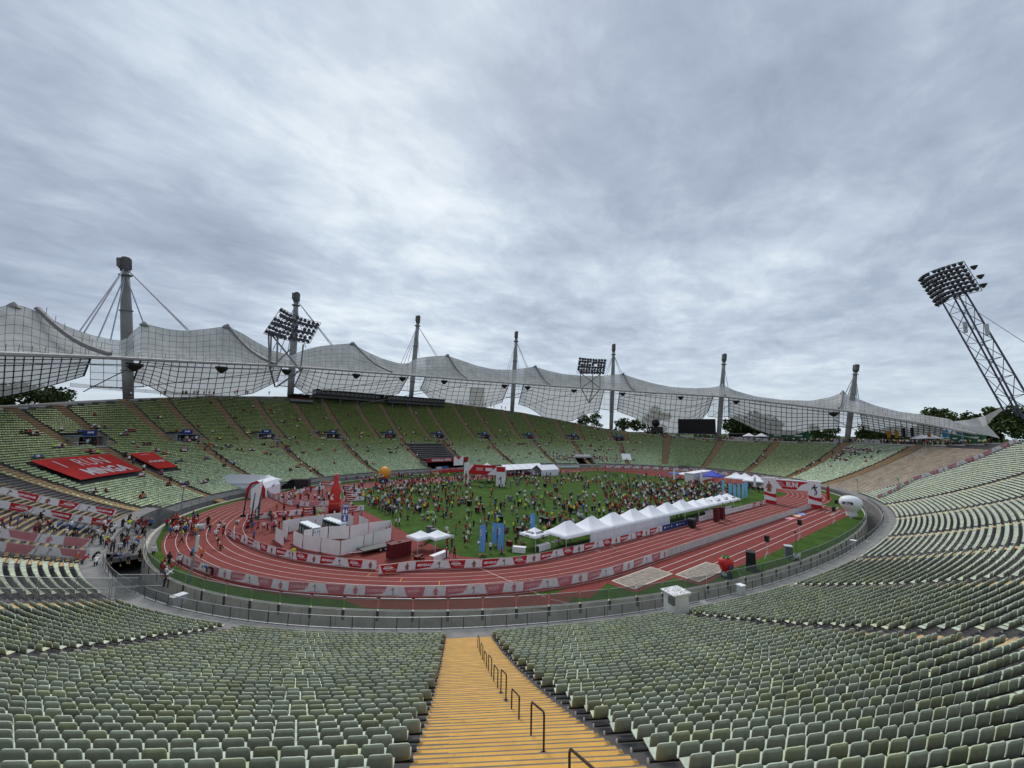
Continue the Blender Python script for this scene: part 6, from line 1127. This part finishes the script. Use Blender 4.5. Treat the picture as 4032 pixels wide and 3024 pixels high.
def add(q,rot,k,zone,sh=None,bt=None): PEOPLE.append((np.array(q,float),rot,k,sh or RNG.choice(list(SH),p=np.array(SW)/sum(SW)),bt or RNG.choice(list(BT),p=BW),zone))
def field_ok(q): return abs(q[0])<57 and -36.6<q[1]<56 and not(q[1]<-33 and q[0]>-48.5) and not(-51.3<q[0]<22 and q[1]<-33.2 and q[0]>-45)
def standing(): return RNG.choice(['stand','phone','hip','walk','sit','lie'],p=[.38,.06,.2,.2,.12,.04])
def blob(cx,cy,sx,sy,n,zone,ok=field_ok,kinds=None,sh=None):
    k=0;t=0
    while k<n and t<n*8:
        t+=1; x,y=RNG.normal(cx,sx),RNG.normal(cy,sy)
        if y<1008: continue
        q=G(x,y,.012)
        if not ok(q) or np.hypot(*(q-CAMP)[:2])>270: continue
        add(q,RNG.random()*6.28,kinds() if kinds else standing(),zone,sh); k+=1
for a in ((860,1048,55,14,150,"on the crowded pitch left"),(905,1075,70,22,95,"on the left pitch half"),(970,1060,80,28,70,"on the left pitch half"),(815,1095,45,18,45,'beside the red cone'),(870,1110,60,14,30,"on the grass edge"),(1110,1036,170,7,170,'along the far touchline'),(1270,1040,120,10,110,'along the far touchline'),(1450,1058,85,12,240,"in the right crowd"),(1525,1072,65,13,170,"in the right crowd"),(1390,1085,80,18,140,"before the right crowd"),(1340,1115,70,18,70,'behind the white tent row'),(1255,1105,100,26,90,"in mid pitch"),(1120,1110,90,30,70,"in mid pitch"),(1020,1130,70,26,36,'on the near grass'),(1150,1150,45,14,22,'behind the blue flags'),(1010,1165,30,14,8,'by the blue flags')): blob(*a)
okD=lambda q: -82<q[0]<-57 and -20<q[1]<38 and not(-80<q[0]<-58 and -31<q[1]<-14)
blob(690,1075,60,14,46,"on the red infield",okD); blob(660,1122,70,6,22,"on the infield lane",okD); blob(560,1145,40,10,14,"by the green flag",okD)
okT=lambda q: np.hypot(q[0]+42.2,q[1])<52 and np.hypot(q[0]+42.2,q[1])>40 and q[0]<-60
blob(412,1150,30,11,30,"among runners entering bend",okT,lambda:RNG.choice(['run','walk','stand']),None); blob(390,1140,24,8,16,"among runners entering bend",okT,lambda:RNG.choice(['run','walk']),'red'); blob(470,1150,30,12,9,'running on the bend',okT,lambda:'run')
for i in range(34):
    s=RNG.uniform(258.5,270.5); t=RNG.uniform(.3,9); add(B(s,t,step=True),RNG.random()*6.28,RNG.choice(['run','walk','stand']),"on the stepped ramp")
for i in range(52):
    s=RNG.uniform(252,271); t=RNG.uniform(-5.5,0); q=B(s,t); q[2]=.05+max(0,(t+5)/5)*1.1; add(q,RNG.random()*6.28,RNG.choice(['stand','walk','run','phone','hip']),"on the runners' bridge")
for x,y in ((165,1222),(200,1218),(238,1220),(258,1222),(275,1218),(205,1230),(300,1212),(330,1205),(175,1228)): add(np.array([*G(x,y,.55)[:2],.5]),YAW-1.57+RNG.normal(0,.5),RNG.choice(['stand','lean','hip']),"by the left banners")
for i in range(10): q=np.array([-89.3+RNG.normal(0,.3),-13-i*.9+RNG.normal(0,.2),.012]); add(q,RNG.normal(-1.2,.4),RNG.choice(['lean','stand','phone','sit']),"along the outer barrier")
# people the photo shows one by one near the camera
fc=lambda q: math.atan2((CAMP-q)[1],(CAMP-q)[0])-math.pi/2
for x,y,k,sh,bt,rot,z in ((458,1246,'lean','black','black trousers',-.8,'at the outer barrier'),(446,1243,'lean','blue','grey shorts',-.8,'at the outer barrier'),(387,1226,'walk','white','black trousers',.3,"behind the glass fence"),(433,1213,'run','orange','black shorts',2.,'on the outer bend'),(412,1209,'lean','blue','black shorts',2.,'on the outer bend'),(469,1186,'hip','black','grey shorts',1.,'on the bend'),(476,1187,'sit','dark red','black shorts',.5,'on the bend'),(633,1208,'hip','bright yellow','black shorts',2.6,'in front of the inner barrier'),(610,1199,'lie','black','black shorts',-1.2,'in front of the inner barrier'),(527,1167,'sit','light grey','black shorts',1.,"by the inner bend barrier"),(540,1166,'lie','white','grey shorts',1.,"by the inner bend barrier"),(1003,1179,'stand','black','black shorts',1.,'on the near grass'),(1011,1168,'walk','white','black trousers',.6,"by the small tents"),(1037,1206,'sit','beige','black shorts',2.4,'behind the inner barrier'),(1059,1196,'stand','white','black shorts',2.,'by the left blue flag'),(1083,1206,'stand','red','black shorts',1.,'between the blue flags'),(964,1208,'stand','red','black trousers',1.,"behind the inner barrier"),(981,1207,'hip','dark red','black trousers',2.,"behind the inner barrier"),(966,1190,'stand','red','black trousers',1.,'beside the small white tents'),(975,1186,'hip','dark red','black trousers',1.,'beside the small white tents'),(977,1177,'stand','white','jeans',2.,'beside the small white tents'),(1206,1175,'stand','red','jeans',1.,'under the first big tent'),(1218,1172,'hip','dark red','black trousers',1.,'under the first big tent'),(1231,1171,'stand','red','jeans',1.5,'under the first big tent'),(1462,1123,'hip','red','jeans',1.,"in the open tent"),(1471,1121,'stand','red','black trousers',1.5,"in the open tent"),(1079,1172,'stand','dark red','black shorts',1.,'behind the middle blue flag'),(1065,1160,'hip','red','black shorts',1.,'behind the blue flags'),(1015,1153,'walk','mint','black shorts',1.,'on the near grass'),(1002,1161,'walk','beige','black shorts',2.,'on the near grass'),(1046,1168,'stand','red','black shorts',1.,'on the near grass'),(1050,1167,'stand','mint','black shorts',1.3,'on the near grass'),(1039,1176,'lie','white','grey shorts',1.,'on the near grass'),(1090,1145,'stand','bright yellow','black shorts',1.,'behind the blue flags'),(1109,1148,'stand','bright yellow','black trousers',1.,'behind the blue flags'),(855,1138,'stand','white','black trousers',1.,"by the enclosure corner"),(862,1140,'stand','white','black trousers',1.4,"by the enclosure corner"),(833,1162,'stand','black','black trousers',1.,'behind the crate stack'),(840,1161,'stand','black','black trousers',1.,'behind the crate stack'),(700,1156,'stand','black','black trousers',1.,'beside the right toilet row'),(673,1136,'hip','red','black shorts',1.,'behind the fence enclosure'),(682,1139,'stand','black','black trousers',1.,'behind the fence enclosure'),(591,1148,'walk','red','black shorts',1.,'left of the fence enclosure'),(602,1146,'stand','black','black trousers',1.,'left of the fence enclosure'),(1428,1135,'stand','white','black trousers',1.,'at the door in the tent row')): q=G(x,y,.016); add(q,fc(q)+rot*1.2,k,z,sh,bt)
# spectators on the far seats
def seated(s,t,zone,k='seat'):
    t=math.floor(t/TREAD)*TREAD+.42; q=B(s,t); q[2]=float(B(s,math.floor(t/TREAD)*TREAD)[2]); add(q,facing(s)+math.pi/2,k,zone)
for i in range(330):
    c=RNG.choice(VOM); s=c+RNG.normal(0,7); t=RNG.uniform(2,rim(s)-2) if i%2 else RNG.uniform(14,32)
    g_=RNG.integers(1,4)
    if seat_ok(np.array([s]),np.array([t]))[0]:
        for j in range(g_): seated(s+j*.5,t,'sitting in the far stand')
for i in range(100): s=503.5-abs(RNG.normal(0,4.)); seated(s,np.clip(rim(s)-2-abs(RNG.normal(0,6)),2,27),'sitting in the cluster on the pale green end seats')
for i in range(70): s=RNG.uniform(54,84); t=RNG.uniform(1,14); 
for i in range(90):
    s=RNG.choice([76,78,80,72,58,56,50])+RNG.normal(0,1.5); t=abs(RNG.normal(3,4)); 
    if seat_ok(np.array([s]),np.array([t]))[0]: seated(s,t,'sitting beside the tunnel mouth')
for c in LOW[:]+[505.,522.3]:
    for i in range(9): s=c+RNG.normal(0,.5); t=RNG.uniform(.5,23); add(B(s,t,step=True),facing(s)+math.pi/2,RNG.choice(['stand','walk']),'on the aisle steps of the far stand')
for c in VOM:
    for i in range(8): q=B(c+RNG.normal(0,1.3),24.6+RNG.random()*2.2); q[2]=float(B(c,24.6)[2])-.06; add(q,facing(c)+1.57,RNG.choice(['stand','hip']),'in the far stand entrances')
for i in range(46): s=RNG.choice([RNG.uniform(180,214),RNG.uniform(196,204),RNG.uniform(86,110)]); t=float(rim(s))+.8; q=B(s,t); add(q,RNG.random()*6,RNG.choice(['stand','walk','hip']),'on the rim of the far stand')
for i in range(210):
    s=RNG.uniform(478,540); t=float(rim(s))+RNG.uniform(.5,7); p_=B(s,float(rim(s))); q=B(s,t); q[2]=p_[2]+.03; add(q,RNG.random()*6,RNG.choice(['stand','walk','hip']),'on the far rim plaza')
for i in range(90): s=RNG.uniform(9,60); t=float(rim(s))-RNG.uniform(.5,3.5); seated(s,max(t,3),'sitting on the top rows of the far end')
# 300 nearest people one by one, the rest as one crowd
POS=np.array([p[0] for p in PEOPLE]); dd=np.linalg.norm(POS-CAMP,axis=1); dv=POS+np.array([0,0,.9])-CAMP; de=dv@FW; X_=1106+dv@RI/de*856; inv=(de>1)&(X_>-15)&(X_<2230); order=np.argsort(np.where(inv,dd,1e9)); one=set(order[:300].tolist())
PW={'stand':'standing','phone':'arms raised','hip':'hand on hip','walk':'walking','run':'running','lean':'leaning forward','sit':'sitting down','seat':'sitting','lie':'lying down'}
byl={}
for i in order[:300]:
    p=PEOPLE[i]; byl.setdefault('person in %s top, %s, %s %s'%(p[3],p[4],PW[p[2]],p[5]),[]).append(i)
for la,ids in byl.items():
    ids.sort(key=lambda i:X_[i])
    for n_,i in enumerate(ids):
        q,rot,k,sh,bt,zone=PEOPLE[i]; o=bpy.data.objects.new('person',PMESH[k]); COL.objects.link(o)
        while len(PMESH[k].materials)<6: PMESH[k].materials.append(pm('skin',SKIN[0]))
        sk=pm('skin',SKIN[int(RNG.choice(4,p=[.45,.25,.22,.08]))]); b_=BT[bt]; ms=[sk,pm('top',SH[sh]),pm('bottom',b_[:3]),pm('shoe',[(.6,.6,.6),(.03,.03,.03),(.5,.5,.1)][int(RNG.integers(3))]),pm('hair',HAIR[int(RNG.integers(5))]),pm('bottom',b_[:3]) if b_[3] else sk]
        for j in range(6): o.material_slots[j].link='OBJECT'; o.material_slots[j].material=ms[j]
        sc=RNG.uniform(.93,1.06); o.location=tuple(q); o.rotation_euler=(0,0,rot); o.scale=(sc,sc,sc)
        l2=la if len(ids)==1 else la+', %s from left'%ORD[n_]
        tag(o,l2,'person','people '+zone)
Vs=[];Fs=[];Cs=[];o_=0; cache={}
for k in PK:
    m=PLOW[k]; v=np.empty(len(m.vertices)*3); m.vertices.foreach_get('co',v); f=[tuple(x.vertices)+( (x.vertices[2],) if len(x.vertices)==3 else ()) for x in m.polygons]; cache[k]=(v.reshape(-1,3),np.array([q[:4] for q in f]),np.array([x.material_index for x in m.polygons]))
for i,(q,rot,k,sh,bt,zone) in enumerate(PEOPLE):
    if i in one or not inv[i]: continue
    v,f,mi=cache[k]; V=v*RNG.uniform(.94,1.08)@rotz(rot).T+q; sk=SKIN[int(RNG.integers(3))]; b_=BT[bt]; pal=np.array([sk,SH[sh],b_[:3],(.3,.3,.3),HAIR[int(RNG.integers(5))],b_[:3] if b_[3] else sk]); Vs.append(V);Fs.append(f+o_);Cs.append(pal[mi]);o_+=len(V)
cr=link('crowd',nmesh('crowd',np.concatenate(Vs),np.concatenate(Fs),matattr('crowd_clothes',.8,.05,9,.2),np.concatenate(Cs),'FACE',True),kind='stuff'); cr['label']='far crowd of runners and spectators on the pitch and in the stands'
print('people',len(PEOPLE),'in crowd',len(Vs))
# things lying about on the grass between the people
bm_=[MB() for _ in range(2)]
for i in range(34):
    x,y=RNG.uniform(900,1560),RNG.uniform(1045,1165); q=G(x,y,.012)
    if not field_ok(q): continue
    r=thing('waste_bin','dark waste bin standing among the people on the pitch, %s placed'%ORD[i],'bin',q,RNG.random()*3,'dark waste bins on the pitch'); b=MB(); b.grid([[(-.4,-.4,.02),(.4,-.4,.02),(.4,.4,.02),(-.4,.4,.02)],[(-.5,-.5,1.05),(.5,-.5,1.05),(.5,.5,1.05),(-.5,.5,1.05)]],closed=True); b.build('tub',M_black if i%3 else mat('bin_grey',(.15,.16,.17),.6),r); MB().bbox((-.52,-.52,1.05),(.52,.52,1.12)).build('lid',mat('bin_lid',(.035,.04,.04),.45),r)
